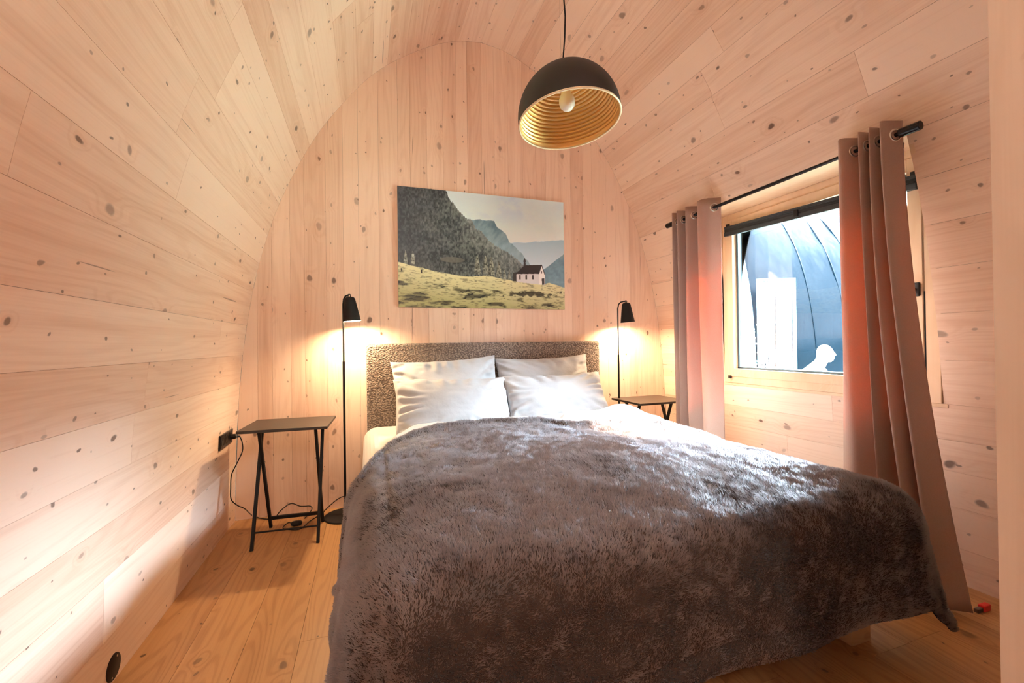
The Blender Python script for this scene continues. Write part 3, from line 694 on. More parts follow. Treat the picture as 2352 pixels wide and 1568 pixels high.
# ------------------------------------------------------------------ floor lamps
M_SHADEIN = plain('shade_white_inside', (.85, .82, .76, 1), .5)
def bulb_mat(strength, c):
    n = NT('lit_bulb'); n.set(n.b, 'Base Color', (1, 1, 1, 1)); n.set(n.b, 'Emission Color', c); n.set(n.b, 'Emission Strength', strength); return n.m
M_LIT = bulb_mat(60, (1, .78, .52, 1))
LAMP_W = 31.0
def floor_lamp(label, x, y, arm, sx_, sy_):
    r = empty('floor_lamp', (x, y, 0)); tag(r, label, 'floor lamp', 'black floor lamps at the headboard')
    MB().lathe([(0.0001, 0), (.128, 0), (.130, .003), (.130, .008), (.127, .011), (.0001, .012)], 48).build('base', M_BLACK, r, smooth=True, angle=35)
    MB().tube([(0, 0, .010), (0, 0, 1.0)], .0075, 14).build('lower_pole', M_BLACK, r, smooth=True, angle=40)
    MB().tube([(0, 0, .995), (0, 0, 1.37), (arm*.12, sy_*.1, 1.405), (arm*.4, sy_*.4, 1.422), (arm*.8, sy_*.8, 1.428), (arm, sy_, 1.430)], .0052, 12).build('upper_pole', M_BLACK, r, smooth=True)
    # tapered shade, tilted a little
    M_ = Matrix.Translation((arm+sx_, sy_, 1.418)) @ Matrix.Rotation(R_(-5 if arm >= 0 else 5), 4, 'Y')
    out = [(.0001, 0), (.020, -.001), (.029, -.006), (.0345, -.017), (.056, -.158)]
    inn = [(.0545, -.158), (.033, -.018), (.027, -.009), (.0001, -.006)]
    sh = MB().lathe(out+[(.0545, -.158)], 40, M_).build('shade', M_BLACK, r, smooth=True, angle=50)
    MB().lathe(inn, 40, M_).build('shade_lining', M_SHADEIN, sh, smooth=True)
    ring = [M_ @ Vector((.009*math.cos(q), 0, .008+.009*math.sin(q))) for q in np.linspace(0, 2*math.pi, 17)]
    MB().tube(ring, .003, 8, cap=False).build('hinge_ring', M_BLACK, sh, smooth=True)
    MB().lathe([(.0001, -.012), (.014, -.012), (.014, -.055), (.0001, -.056)], 20, M_).build('socket', M_PLASTIC, sh)
    MB().lathe([(.0001, -.056), (.012, -.058), (.020, -.078), (.022, -.092), (.018, -.108), (.008, -.116), (.0001, -.117)], 24, M_).build('bulb', M_LIT, sh, smooth=True)
    ld = bpy.data.lights.new('lamp_light', 'POINT'); ld.energy = LAMP_W; ld.color = (1, .72, .42); ld.shadow_soft_size = .020
    lo = bpy.data.objects.new('lamp_light', ld); link(lo, r); lo.location = M_ @ Vector((0, 0, -.128))
    return r
floor_lamp('black floor lamp next to the tray table and outlet', -.145, 2.985, .035, .004, -.012)
floor_lamp('black floor lamp next to the far curtain', 1.905, 2.985, .065, .004, -.012)

# ------------------------------------------------------------------ pendant
pend = empty('pendant_lamp', (.842, 1.68, 2.075)); tag(pend, 'large black dome pendant lamp with gold ribbed inside', 'pendant lamp')
TL = Matrix.Rotation(R_(-6), 4, 'X') @ Matrix.Rotation(R_(-3.5), 4, 'Y')
RD = .222
outp = [(max(RD*math.sin(q), .0001), RD*1.02*math.cos(q)) for q in np.linspace(0, math.pi/2, 26)]+[(RD, -.012), (RD-.004, -.014)]
M_DOME = NT('black_dome'); _t = M_DOME.node('ShaderNodeTexCoord').outputs['Object']; M_DOME.base((.020, .015, .013, 1), .55, 0, .35); M_DOME.bump(M_DOME.noise(_t, 500, 2), .3, .001); M_DOME = M_DOME.m
dome = MB().lathe(outp, 72, TL).build('shade', M_DOME, pend, smooth=True, angle=50)
ri = RD-.006; inp = [(RD-.004, -.014)]
for i in range(21):
    for k_ in range(4):
        q = math.pi/2*(1-(i+k_/4)/21); rr = ri-.0055*(math.sin(math.pi*k_/4))
        inp.append((max(rr*math.sin(q), .0001), rr*1.02*math.cos(q)-.002))
M_GOLD = plain('gold_lacquer', (.78, .50, .20, 1), .38, .65, .5)
MB().lathe(inp, 72, TL).build('ribbed_lining', M_GOLD, dome, smooth=True, angle=60)
MB().lathe([(RD-.003+.0045*math.cos(q), -.014+.0045*math.sin(q)) for q in np.linspace(0, 2*math.pi, 9)], 72, TL).build('rim', plain('cream_rim', (.80, .66, .46, 1), .4, .2), dome, smooth=True)
MB().lathe([(.0001, .215), (.021, .214), (.022, .150), (.019, .148), (.0001, .148)], 24, TL).build('socket', plain('cream_socket', (.72, .62, .45, 1), .5), pend, smooth=True, angle=40)
M_BULB = plain('opal_bulb', (.92, .90, .88, 1), .35)
MB().lathe([(.0001, .150), (.0165, .149), (.018, .128), (.024, .110), (.033, .090), (.035, .074), (.031, .056), (.019, .042), (.0001, .038)], 32, TL).build('bulb', M_BULB, pend, smooth=True)
ct = TL @ Vector((0, 0, RD*1.02)); zc = 3.395-2.075
MB().tube([ct+Vector(p) for p in ((0, 0, -.004), (.001, 0, .05), (.010, .0, .14), (.014, .0, .24), (.004, .0, .38), (-.014, 0, .52), (-.020, 0, .60), (-.016, 0, .66), (-.012, 0, .8))]+[Vector((0, 0, zc))], .0035, 8).build('cord', M_BLACK, pend, smooth=True)
MB().tube([ct+Vector((-.008, 0, -.006)), ct+Vector((-.018, 0, .61)), Vector((0.0, 0, zc))], .0008, 6).build('steel_wire', M_STEEL, pend)
MB().lathe([(.0001, zc), (.05, zc), (.05, zc-.02), (.044, zc-.028), (.0001, zc-.028)], 32).build('ceiling_rose', M_BLACK, pend, smooth=True, angle=40)

# added glowing globe, unseen behind the viewer, fills the bed front with light
gl_ = empty('fill_globe', (.25, -1.25, 2.35)); tag(gl_, 'added glowing fill globe, unseen in the entry room behind the doorway', 'pendant lamp')
M_FILL_GLOW = bulb_mat(48, (1, .88, .76, 1))
MB().lathe([(max(.15*math.sin(q), .0001), -.15*math.cos(q)) for q in np.linspace(0, math.pi, 20)], 32).build('globe', M_FILL_GLOW, gl_, smooth=True)
MB().lathe([(.0001, .20), (.03, .20), (.045, .150), (.05, .138), (.0001, .138)], 24).build('fitting', M_BLACK, gl_, smooth=True, angle=40)
zg = top_z(.25)-2.35
MB().tube([(0, 0, .20), (0, 0, zg)], .004, 8).build('cord', M_BLACK, gl_)

# ------------------------------------------------------------------ landscape picture
pic = empty('picture', (.8625, D, 1.37)); tag(pic, 'unframed landscape print of a chapel below wooded mountains', 'picture')
pw_, ph_ = 1.297, .863
MB().box((-pw_/2, -.022, 0), (pw_/2, -.001, ph_)).build('panel', plain('panel_core', (.68, .52, .38, 1), .6), pic)
nu, nv = 560, 373
U, V = np.meshgrid(np.linspace(0, 1, nu), np.linspace(0, 1, nv), indexing='ij')   # V from the top
def lin(c): return np.array(srgb(*c)[:3])
def blend(img, mask, colr): return img*(1-mask[..., None])+colr*mask[..., None]
asp = 1.5
img = np.zeros((nu, nv, 3)); cl = fbm(U*4*asp, V*5, 101, 5)
img[:] = lin((205, 222, 230)); img = blend(img, np.clip(smst(.0, .42, V)*.9+.15*cl, 0, 1), lin((226, 240, 252))); img = blend(img, np.clip(smst(.15, .6, cl)*.5, 0, 1), lin((212, 228, 240))); img = blend(img, np.clip(smst(.35, .0, V)*smst(.1, .5, -cl)*.6, 0, 1), lin((180, 200, 206)))
def ridge(pts, rough, fr, seed): 
    p = np.array(pts); base = np.interp(U, p[:, 0], p[:, 1]); return base+rough*fbm(U*fr, U*0+seed*3.3, seed, 4)
px_ = 1.2/nu
far = smst(-.003, .003, V-ridge([(.60,.43),(.654,.41),(.73,.405),(.81,.385),(.885,.37),(.95,.36),(1,.35)], .008, 20, 5))
img = blend(img, far, np.stack([np.interp(V, (.36, .66), (lin((158, 184, 190))[i], lin((205, 220, 222))[i])) for i in range(3)], -1))
rs = ridge([(.80,.70),(.874,.62),(.923,.57),(1,.48)], .006, 40, 6); rmask = smst(-.003, .003, V-rs)*(U > .80)
img = blend(img, rmask, (lin((112, 138, 144))[None, None]*(1+.25*fbm(U*60, V*40, 8, 3))[..., None]))
cl2 = ridge([(.0,.2),(.42,.237),(.484,.225),(.55,.228),(.566,.27),(.62,.33),(.643,.405),(.70,.47),(.75,.55),(.80,.66)], .012, 50, 7)
cm = smst(-.002, .003, V-cl2)*(U < .80)
lit = np.clip(.5+.9*fbm(U*36+V*16, V*10-U*14, 12, 4), 0, 1); hz = smst(.2, .62, V)
cc = lin((78, 106, 114))*(1-lit[..., None]*.55)+lin((150, 172, 172))*lit[..., None]*.55
cc = cc*(1-.5*hz[..., None])+lin((182, 205, 208))*.5*hz[..., None]
img = blend(img, cm, cc)
cone = .014*np.abs(((U*95+fbm(U*30, V*0, 14)) % 1)-.5)*2
bigr = ridge([(-.01,-.2),(.25,-.08),(.27,.0),(.286,.061),(.34,.163),(.385,.218),(.42,.228),(.44,.295),(.484,.34),(.538,.425),(.62,.485),(.676,.535),(.72,.585),(.78,.66)], .016, 45, 9)+cone
bm_ = smst(-.002, .002, V-bigr)*(U < .79)
tr_ = fbm(U*120, V*52, 15, 4); sl = fbm(U*7, V*7, 16, 4); rim = np.exp(-np.clip(V-bigr, 0, 1)/.10)*smst(.22, .42, U)
lum = np.clip(.26+.62*tr_+.32*sl+.45*rim, 0, 1)*np.clip(.28+1.25*U, 0, 1)
lum = lum**1.25; cc = lin((17, 18, 20))*(1-lum[..., None])+lin((150, 154, 142))*lum[..., None]
fog = smst(.30, .75, U)*.35+.10; cc = cc*(1-fog[..., None]*.5)+lin((120, 140, 140))*(fog*.5)[..., None]
img = blend(img, bm_, cc)
clear = smst(1, .75, ((U-.30)/.075)**2+((V-.588)/.026)**2); img = blend(img, clear*.75, lin((96, 92, 80)))
for (tu_, tv_, th_) in ((.445, .665, .13), (.495, .655, .12), (.53, .675, .13), (.575, .69, .11), (.61, .715, .07), (.64, .725, .07), (.04, .60, .07), (.08, .60, .07)):
    wv = np.clip((V-(tv_-th_))/th_, 0, 1); tw = .018*wv**.7*(th_/.12); msk = smst(1.1, .8, np.abs(U-tu_+.002*fbm(U*80, V*80, 20))/(tw+1e-4))*(V > tv_-th_)*smst(tv_+.05, tv_+.03, V)
    l2 = np.clip(.45+.8*fbm(U*130, V*80, 22, 3)+(U-tu_)/.03*.2, 0, 1); img = blend(img, np.clip(msk, 0, 1), lin((58, 60, 52))*(1-l2[..., None])+lin((168, 168, 146))*l2[..., None])
mead = ridge([(0,.628),(.126,.668),(.236,.702),(.374,.728),(.456,.722),(.50,.712),(.593,.735),(.676,.752),(.868,.768),(.896,.757),(1,.797)], .006, 30, 25)
mm_ = smst(-.002, .002, V-mead)
g1 = fbm(U*46, V*120, 26, 5); g2 = fbm(U*9, V*26, 27, 4); dep = np.clip((V-mead)/.25, 0, 1)
cc = lin((212, 203, 152))*(1-dep[..., None])+lin((160, 152, 100))*dep[..., None]; shd = np.clip(smst(.05, .5, g1)*.6+smst(.12, .42, g2)*.85*smst(.02, .12, V-mead), 0, 1)
cc = cc*(1-shd[..., None])+lin((36, 33, 22))*shd[..., None]; img = blend(img, mm_, cc)
bush = smst(.2, .55, fbm(U*40, V*60, 29, 4)+1.1*np.exp(-((V-.865)/.028)**2-(((U-.80)/.25)**2)*1.2)-.35); img = blend(img, np.clip(bush*mm_*.9, 0, 1), lin((28, 25, 18)))
def uvp_(x, y): u = (x-170)/1820; yt = 105+195*u; yb = 1450+20*u; return u, (y-yt)/(yb-yt)
def poly(pts, c, img):
    P_ = [uvp_(*p) for p in pts]; ins = np.zeros(U.shape, bool); j = len(P_)-1
    for i in range(len(P_)):
        xi, yi = P_[i]; xj, yj = P_[j]
        if yi != yj: ins ^= ((yi > V) != (yj > V)) & (U < (xj-xi)*(V-yi)/(yj-yi)+xi)
        j = i
    return blend(img, ins*1.0, lin(c))
img = poly([(1375,1070),(1420,1060),(1420,1165),(1375,1160)], (60, 56, 52), img)
img = poly([(1415,1075),(1682,1078),(1682,1197),(1415,1168)], (214, 210, 202), img)
img = poly([(1680,1085),(1715,985),(1752,1090),(1747,1202),(1680,1197)], (236, 234, 228), img)
img = poly([(1405,1082),(1508,985),(1716,980),(1684,1080)], (50, 43, 42), img)
img = poly([(1716,980),(1722,992),(1756,1092),(1748,1095),(1712,992)], (50, 43, 42), img)
img = poly([(1498,990),(1502,950),(1495,945),(1512,900),(1532,945),(1524,950),(1527,990)], (58, 50, 50), img)
for xx in (1456, 1529, 1607): img = poly([(xx-9,1093),(xx+9,1093),(xx+9,1140),(xx-9,1140)], (62, 50, 46), img)
img = poly([(1706,1050),(1718,1050),(1718,1075),(1706,1075)], (90, 80, 76), img); img = poly([(1712,1130),(1745,1128),(1745,1200),(1715,1200)], (70, 62, 58), img)
img = poly([(388,1035),(405,1035),(405,1075),(390,1075)], (40, 34, 28), img); img = poly([(195,1020),(212,1022),(212,1055),(197,1055)], (40, 34, 28), img)
co = np.stack([(U-.5)*pw_, np.full_like(U, -.0232), (1-V)*ph_], -1).reshape(-1, 3)
po = np_mesh('print', co, npgrid(nu, nv)[:, ::-1], None, pic, smooth=False)
img = np.clip(img*np.array([1.16, 1.22, 1.36]), 0, .97)
ca = po.data.color_attributes.new('ink', 'FLOAT_COLOR', 'POINT'); ca.data.foreach_set('color', np.concatenate([np.clip(img, 0, 1).reshape(-1, 3), np.ones((nu*nv, 1))], 1).astype(np.float32).ravel())
pm = NT('print_ink'); a_ = pm.node('ShaderNodeAttribute', attribute_name='ink'); pm.base(a_.outputs['Color'], .35, 0, .4); po.data.materials.append(pm.m)

# ------------------------------------------------------------------ outlet, cable, small things
def wall_frame(Y, Z):
    s = s_of_z(Z); p = wall_pt(-1, s, Y); n_ = (wall_pt(-1, s, Y, -.1)-p).normalized(); yv = Vector((0, 1, 0)); up = yv.cross(n_)
    if up.z < 0: up = -up
    M_ = Matrix((yv, up, n_)).transposed().to_4x4(); M_.translation = p; return M_
WF = wall_frame(2.915, .565)
out = empty('wall_outlet'); out.matrix_world = WF; tag(out, 'black triple socket panel on the board wall behind a tray table', 'outlet')
MB().box((-.118, -.042, 0), (.118, .042, .009)).build('panel', M_BLACKG, out, bevel=.002)
for i in (-1, 0, 1):
    Mi = Matrix.Translation((i*.075, 0, .009))
    MB().lathe([(.021, .0), (.021, .003), (.026, .003), (.026, 0)], 32, Mi).build('socket_ring', M_PLASTIC, out, smooth=True, angle=40)
    MB().box((i*.075-.034, -.034, .0088), (i*.075+.034, .034, .0105)).build('socket_plate', M_PLASTIC, out, bevel=.001)
cable = empty('lamp_cable', (-.4, 2.95, 0)); tag(cable, 'black lamp cable looping behind the tray table', 'cable')
c0 = Vector((-.4, 2.95, 0))
plug0 = WF @ Vector((.075, 0, .011))
pts = [plug0+Vector((.012, 0, 0)), plug0+Vector((.045, .0, .0))]
b = MB().tube([plug0-c0, plug0-c0+Vector((.022, 0, 0)), plug0-c0+Vector((.030, 0, -.001)), plug0-c0+Vector((.048, 0, -.003))], [.017, .016, .007, .005], 14); b.build('plug', M_PLASTIC, cable, smooth=True, angle=40)
path = [plug0+Vector((.046, 0, -.003))]+[on_y(x_, y_, yy) for x_, y_, yy in ((556, 1015, 2.97), (557, 1035, 2.95), (545, 1062, 2.93), (532, 1090, 2.93), (530, 1120, 2.94), (531, 1146, 2.95), (545, 1160, 2.93), (562, 1168, 2.92))]
path += [on_z(x_, y_, z_) for x_, y_, z_ in ((580, 1184, .012), (600, 1190, .006), (628, 1191, .006), (645, 1172, .05), (668, 1156, .07), (690, 1162, .05), (712, 1162, .05), (716, 1170, .03), (700, 1190, .012))]
P3 = [Vector(p) for p in catmull([tuple(p) for p in path], 8)]
for p in P3: p.z = max(p.z, .0045); p.x = max(p.x, AX-half_w(p.z)+.006)
MB().tube([p-c0 for p in P3], .0032, 8).build('cord', M_PLASTIC, cable, smooth=True)
sw = on_z(681, 1201, .015)
MB().lathe([(.0001, -.012), (.024, -.012), (.028, -.006), (.028, .006), (.022, .013), (.0001, .015)], 24, Matrix.Translation(sw-c0) @ Matrix.Diagonal((1.15, .75, .95, 1))).build('foot_switch', M_PLASTIC, cable, smooth=True)
path = [sw+Vector((-.02, 0, 0))]+[on_z(x_, y_, z_) for x_, y_, z_ in ((662, 1200, .012), (650, 1212, .006), (665, 1216, .006), (690, 1214, .006), (712, 1196, .006), (738, 1180, .006), (752, 1166, .04), (770, 1150, .07), (785, 1141, .09), (798, 1140, .09), (808, 1148, .07), (806, 1158, .05), (797, 1162, .035))]
P3 = [Vector(p) for p in catmull([tuple(p) for p in path], 8)]
for p in P3: p.z = max(p.z, .0045); p.y = min(p.y, D-.008)
MB().tube([p-c0 for p in P3], .0032, 8).build('cord', M_PLASTIC, cable, smooth=True)

CF = wall_frame(1.775, .05)
cv = empty('round_plate'); cv.matrix_world = CF; tag(cv, 'round black cover plate set in the board wall just above the floor', 'cover plate')
MB().lathe([(.0001, .0), (.042, .0), (.042, .002), (.040, .0035), (.0001, .0038)], 40).build('disc', black('brown_black', (.012, .007, .005, 1), .5), cv, smooth=True, angle=40)
for sx_ in (-.028, .028): MB().lathe([(.0001, .0036), (.0035, .0036), (.0035, .0048), (.0001, .005)], 10, Matrix.Translation((sx_*.5, sx_, 0))).build('screw', M_STEEL, cv)

rp_ = on_z(2262, 1402, 0)
rd = empty('red_clip', (rp_.x, rp_.y, 0)); tag(rd, 'small red plastic clip on the floor at the curtain hem', 'clip')
MB().box((-.022, -.010, 0), (.024, .012, .026)).build('body', plain('red_plastic', srgb(205, 30, 28), .4), rd, bevel=.004)
MB().box((-.055, -.006, .002), (-.021, .010, .018)).build('strap', plain('brown_strap', (.12, .07, .05, 1), .7), rd, bevel=.003)

# ------------------------------------------------------------------ outside
GZ = -.28
def ground_mat():
    n = NT('lawn'); t = n.node('ShaderNodeTexCoord').outputs['Object']
    n.base(n.mix(n.noise(t, 3, 5), (.10, .13, .07, 1), (.22, .24, .15, 1)), .9); return n.m
tag(MB().box((2.95, -45, GZ-.2), (45, 45, GZ)).build('ground', ground_mat()), 'lawn between the two cabins', 'lawn', kind='structure')
tag(MB().box((-45, -45, GZ-.2), (2.95, 45, GZ)).build('ground', ground_mat()), 'lawn under and around the cabin', 'lawn', kind='structure')
# unseen wooded slopes added all around, height set to block the low sky
def added_hills(label, r0, h0, seed):
    n = 140; an = np.linspace(0, 2*math.pi, n); ro = 7; vs = np.zeros((n, ro, 3))
    hh = h0*(1+.35*np.sin(an*3+seed)+.22*np.sin(an*7+seed*2)+.1*np.sin(an*19+seed))
    for j in range(ro):
        f_ = j/(ro-1); rr = r0*(1+.9*f_); vs[:, j, 0] = rr*np.cos(an); vs[:, j, 1] = rr*np.sin(an); vs[:, j, 2] = GZ-.5+hh*f_**.8*1.9
    vs[-1] = vs[0]
    n_ = NT('forest'); t_ = n_.node('ShaderNodeTexCoord').outputs['Object']; n_.base(n_.mix(n_.noise(t_, .6, 5), (.012, .022, .016, 1), (.05, .07, .045, 1)), .95)
    tag(np_mesh('added_hills', vs.reshape(-1, 3), npgrid(n, ro), n_.m), label, 'added_hills', kind='structure')
added_hills('unseen wooded slopes added beyond the lawn to block the low sky', 38, 11.5, 2)
# neighbouring cabin: same barrel, larger, dark glossy membrane
SC = 1.3
nS = Vector((-.43, -.903, 0)).normalized(); aD = Vector((-nS.y, nS.x, 0)); aD = aD if aD.x > 0 else -aD
P0 = Vector((7.0, 6.3, 0)); Cx = P0-nS*(half_w(.5)*SC)
cab = empty('cabin', (Cx.x, Cx.y, GZ)); tag(cab, 'neighbouring barrel cabin in dark membrane seen through the window', 'cabin')
def cab_pt(side, s, along, off=0.0):
    w, z = prof_at(s); w0, z0 = prof_at(max(0, s-.03)); w1, z1 = prof_at(min(STOT, s+.03)); L = math.hypot(w1-w0, z1-z0); nx, nz = (z1-z0)/L, -(w1-w0)/L
    q = nS*((w*SC+nx*off)*side)+aD*along; return Vector((q.x, q.y, z*SC+nz*off-.1*0))
M_MEM = NT('membrane'); _t = M_MEM.node('ShaderNodeTexCoord').outputs['Object']; M_MEM.base((.0002, .0018, .0032, 1), .30, 0, .022); M_MEM.bump(M_MEM.noise(M_MEM.vmul(_t, (1, 1, .25)), 2.2, 3), .25, .12); M_MEM = M_MEM.m
b = MB(); na = 30; ns = 40; LEN = 9.0; vs = []
for i in range(2*ns+1):
    sd, s = (1, STOT*i/ns) if i <= ns else (-1, STOT*(2*ns-i)/ns)
    for j in range(na+1): vs.append(cab_pt(sd, s, LEN*j/na, .012*math.sin(i*.9+j*1.7)*math.sin(j*2.3)))
b.add(vs, [(i*(na+1)+j, (i+1)*(na+1)+j, (i+1)*(na+1)+j+1, i*(na+1)+j+1) for i in range(2*ns) for j in range(na)])
b.build('membrane', M_MEM, cab, smooth=True)
gp = [tuple(cab_pt(1, s, 0)) for s in np.linspace(0, STOT, 30)]+[tuple(cab_pt(-1, s, 0)) for s in np.linspace(STOT, 0, 30)]
gv = [Vector(p)+aD*.02 for p in gp]
MB().add(gv, [tuple(range(len(gv)))]).build('gable', plain('pale_gable', (.34, .44, .50, 1), .5), cab, fixn=True)
for al, sk in ((.02, 0), (1.15, .25), (1.75, .5), (2.15, .7), (2.5, .35), (2.9, .8), (3.4, .6), (4.6, .5), (6.0, .4)):
    MB().tube([cab_pt(1, s, al+sk*(s/STOT)**1.5*-.6, .006) for s in np.linspace(.05, STOT*.8, 26)], .011 if al > .1 else .03, 6).build('seam', M_MEM if al > .1 else M_ALU, cab, smooth=True)
# curtained window of that cabin
M_WHITE = plain('white_voile', (.88, .89, .90, 1), .8)
wz1 = 2.25-GZ; PAN = ((.08, .42, 2.25-GZ), (.45, .72, 2.25-GZ))
xw = half_w(.3)*SC+.03
def cw(along, out_, z): q = nS*out_+aD*along; return Vector((q.x, q.y, z))
for a0, a1, wz1 in PAN:
    for aa in (a0, a1): MB().bar(cw(aa, xw, 0), cw(aa, xw, wz1), .04).build('window_post', M_ALU, cab)
    MB().bar(cw(a0-.02, xw, wz1), cw(a1+.02, xw, wz1), .04).build('window_head', M_ALU, cab)
    n_ = 90; vs = []
    for i in range(n_):
        f_ = i/(n_-1); o_ = xw-.045+.028*math.sin(f_*2*math.pi*5)
        vs += [cw(a0+.03+(a1-a0-.06)*f_, o_, .02), cw(a0+.03+(a1-a0-.06)*f_, o_, wz1-.03)]
    MB().add(vs, [(2*i, 2*i+2, 2*i+3, 2*i+1) for i in range(n_-1)]).build('voile', M_WHITE, cab, smooth=True)
# pale shrubs against that cabin
M_LEAF = NT('pale_leaf'); M_LEAF.base((.42, .50, .36, 1), .6); M_LEAF = M_LEAF.m; M_STEM = plain('stem', (.25, .2, .14, 1), .8)
def shrub(label, loc, hgt, rad, seed):
    rr = random.Random(seed); r = empty('shrub', loc); tag(r, label, 'shrub', 'shrubs by the neighbouring cabin')
    st = MB(); lf = MB()
    for i in range(9):
        an = rr.uniform(0, 6.28); q = Vector((math.cos(an)*rad*rr.uniform(.2, 1), math.sin(an)*rad*rr.uniform(.2, 1), hgt*rr.uniform(.7, 1)))
        mid = q*.5+Vector((0, 0, hgt*.1)); st.tube([(0, 0, 0), mid, q], [.008, .006, .003], 5)
        for k_ in range(26):
            t_ = rr.uniform(.3, 1); c_ = (mid*2*t_ if t_ < .5 else mid.lerp(q, (t_-.5)*2))+Vector((rr.gauss(0, .035), rr.gauss(0, .035), rr.gauss(0, .035)))
            e_ = Euler((rr.uniform(0, 6), rr.uniform(0, 6), rr.uniform(0, 6))).to_matrix(); L = rr.uniform(.03, .05)
            lf.add([c_+e_ @ Vector(p) for p in ((0, 0, 0), (L*.3, L*.5, .004), (0, L, 0), (-L*.3, L*.5, .004))], [(0, 1, 2, 3)])
    st.build('stem', M_STEM, r); o = lf.build('foliage', M_LEAF, r); o['kind'] = 'stuff'
for lab, px_, py_, dd, h_, ra in (('leafy pale shrub at the corner of the neighbouring cabin', 1724, 850, 6.6, 1.45, .12), ('low pale shrub before the white curtained cabin window', 1775, 850, 6.3, 1.25, .25), ('slim pale shrub beside the cabin gable', 1722, 850, 6.9, 1.75, .07)):
    d_ = ray(px_, py_); d_ = Vector((d_[0], d_[1], 0)); q = d_*(dd/d_.x); shrub(lab, (q.x*.97, q.y*.97, GZ), h_, ra, int(px_))

# bench and seated person
hd = ray(1898, 812); HP = Vector(hd)*6.0+Vector((0, 0, CH)); fdir = Vector((RX[0], RX[1], 0)).normalized(); fdir = Vector((math.cos(math.atan2(fdir.y, fdir.x)-.32), math.sin(math.atan2(fdir.y, fdir.x)-.32), 0))
PERS = Vector((HP.x, HP.y, 0))-fdir*.10; az = math.atan2(fdir.y, fdir.x)
SEAT = .155
bn = empty('garden_bench', (PERS.x, PERS.y, GZ), az); tag(bn, 'pale timber garden bench outside the window', 'bench')
M_BENCH = wood('bench_wood', (.55, .47, .40, 1), (.42, .35, .29, 1), srgb(90, 75, 60), knots=.3)
for i in range(5):
    m_ = MB().box((-.18+i*.095, -.65, SEAT-GZ-.035), (-.10+i*.095, .65, SEAT-GZ-.008)); m_.uv = [(v[0]+i, v[1]) for v in m_.v]; m_.build('slat', M_BENCH, bn, bevel=.004)
for sy_ in (-.55, .55):
    for sx_ in (-.14, .22): MB().box((sx_-.03, sy_-.03, 0), (sx_+.03, sy_+.03, SEAT-GZ-.035)).build('leg', M_BENCH, bn)
    MB().box((-.17, sy_-.025, SEAT-GZ-.075), (.25, sy_+.025, SEAT-GZ-.035)).build('bearer', M_BENCH, bn)
per = empty('person', (PERS.x, PERS.y, SEAT), az); tag(per, 'person with long fair hair in a white top sitting outside the window', 'person')
def capsule(b, p, q, r0, r1, n=14):
    p = Vector(p); q = Vector(q); d = (q-p).normalized(); a = d.orthogonal().normalized(); c = d.cross(a); vs = []; fs = []; rows_ = []
    for t in np.linspace(-math.pi/2, 0, 5): rows_.append((p+d*(r0*math.sin(t)), max(r0*math.cos(t), .0008)))
    for t in np.linspace(0, math.pi/2, 5): rows_.append((q+d*(r1*math.sin(t)), max(r1*math.cos(t), .0008)))
    for c_, r_ in rows_:
        for k_ in range(n): an = 2*math.pi*k_/n; vs.append(c_+(a*math.cos(an)+c*math.sin(an))*r_)
    for i in range(len(rows_)-1):
        for k_ in range(n): fs.append((i*n+k_, i*n+(k_+1) % n, (i+1)*n+(k_+1) % n, (i+1)*n+k_))
    fs += [tuple(range(n-1, -1, -1)), tuple((len(rows_)-1)*n+k_ for k_ in range(n))]; b.add(vs, fs)
def ellip(b, c, rx, ry, rz, n=20, m_=14):
    prof_ = [(max(math.sin(t), .002), -math.cos(t)) for t in np.linspace(0, math.pi, m_)]; b.lathe(prof_, n, Matrix.Translation(c) @ Matrix.Diagonal((rx, ry, rz, 1)))
    k0 = len(b.v)-n*m_; b.f.append(tuple(k0+i for i in range(n))[::-1]); b.f.append(tuple(len(b.v)-n+i for i in range(n)))
def remeshed(b, name, mat, parent, vox, smooth_it=6):
    o = b.build(name, mat, parent, fixn=False)
    r = o.modifiers.new('remesh', 'REMESH'); r.mode = 'VOXEL'; r.voxel_size = vox; r.use_smooth_shade = True
    s_ = o.modifiers.new('smooth', 'SMOOTH'); s_.iterations = smooth_it; s_.factor = .5; return o
# body: x forward, z up from the seat
hz_ = HP.z-SEAT
body = MB(); nk = Vector((.015, 0, hz_-.20)); hc = Vector((.10-.0, 0, hz_))
ellip(body, hc, .088, .072, .108); ellip(body, hc+Vector((.035, 0, -.055)), .055, .052, .062)          # skull and jaw
capsule(body, hc+Vector((.086, 0, .018)), hc+Vector((.104, 0, -.018)), .009, .014)                          # nose
capsule(body, hc+Vector((.078, -.018, -.052)), hc+Vector((.078, .018, -.052)), .010, .010)                  # mouth
for s_ in (-1, 1): ellip(body, hc+Vector((-.005, s_*.074, -.01)), .018, .010, .032)
capsule(body, nk-Vector((.01, 0, .03)), hc+Vector((-.01, 0, -.06)), .052, .047)
chest = Vector((.0, 0, hz_-.345)); hip = Vector((.0, 0, .10))
ellip(body, chest, .105, .165, .17); ellip(body, Vector((.0, 0, .22)), .095, .13, .15); ellip(body, hip, .12, .165, .11)
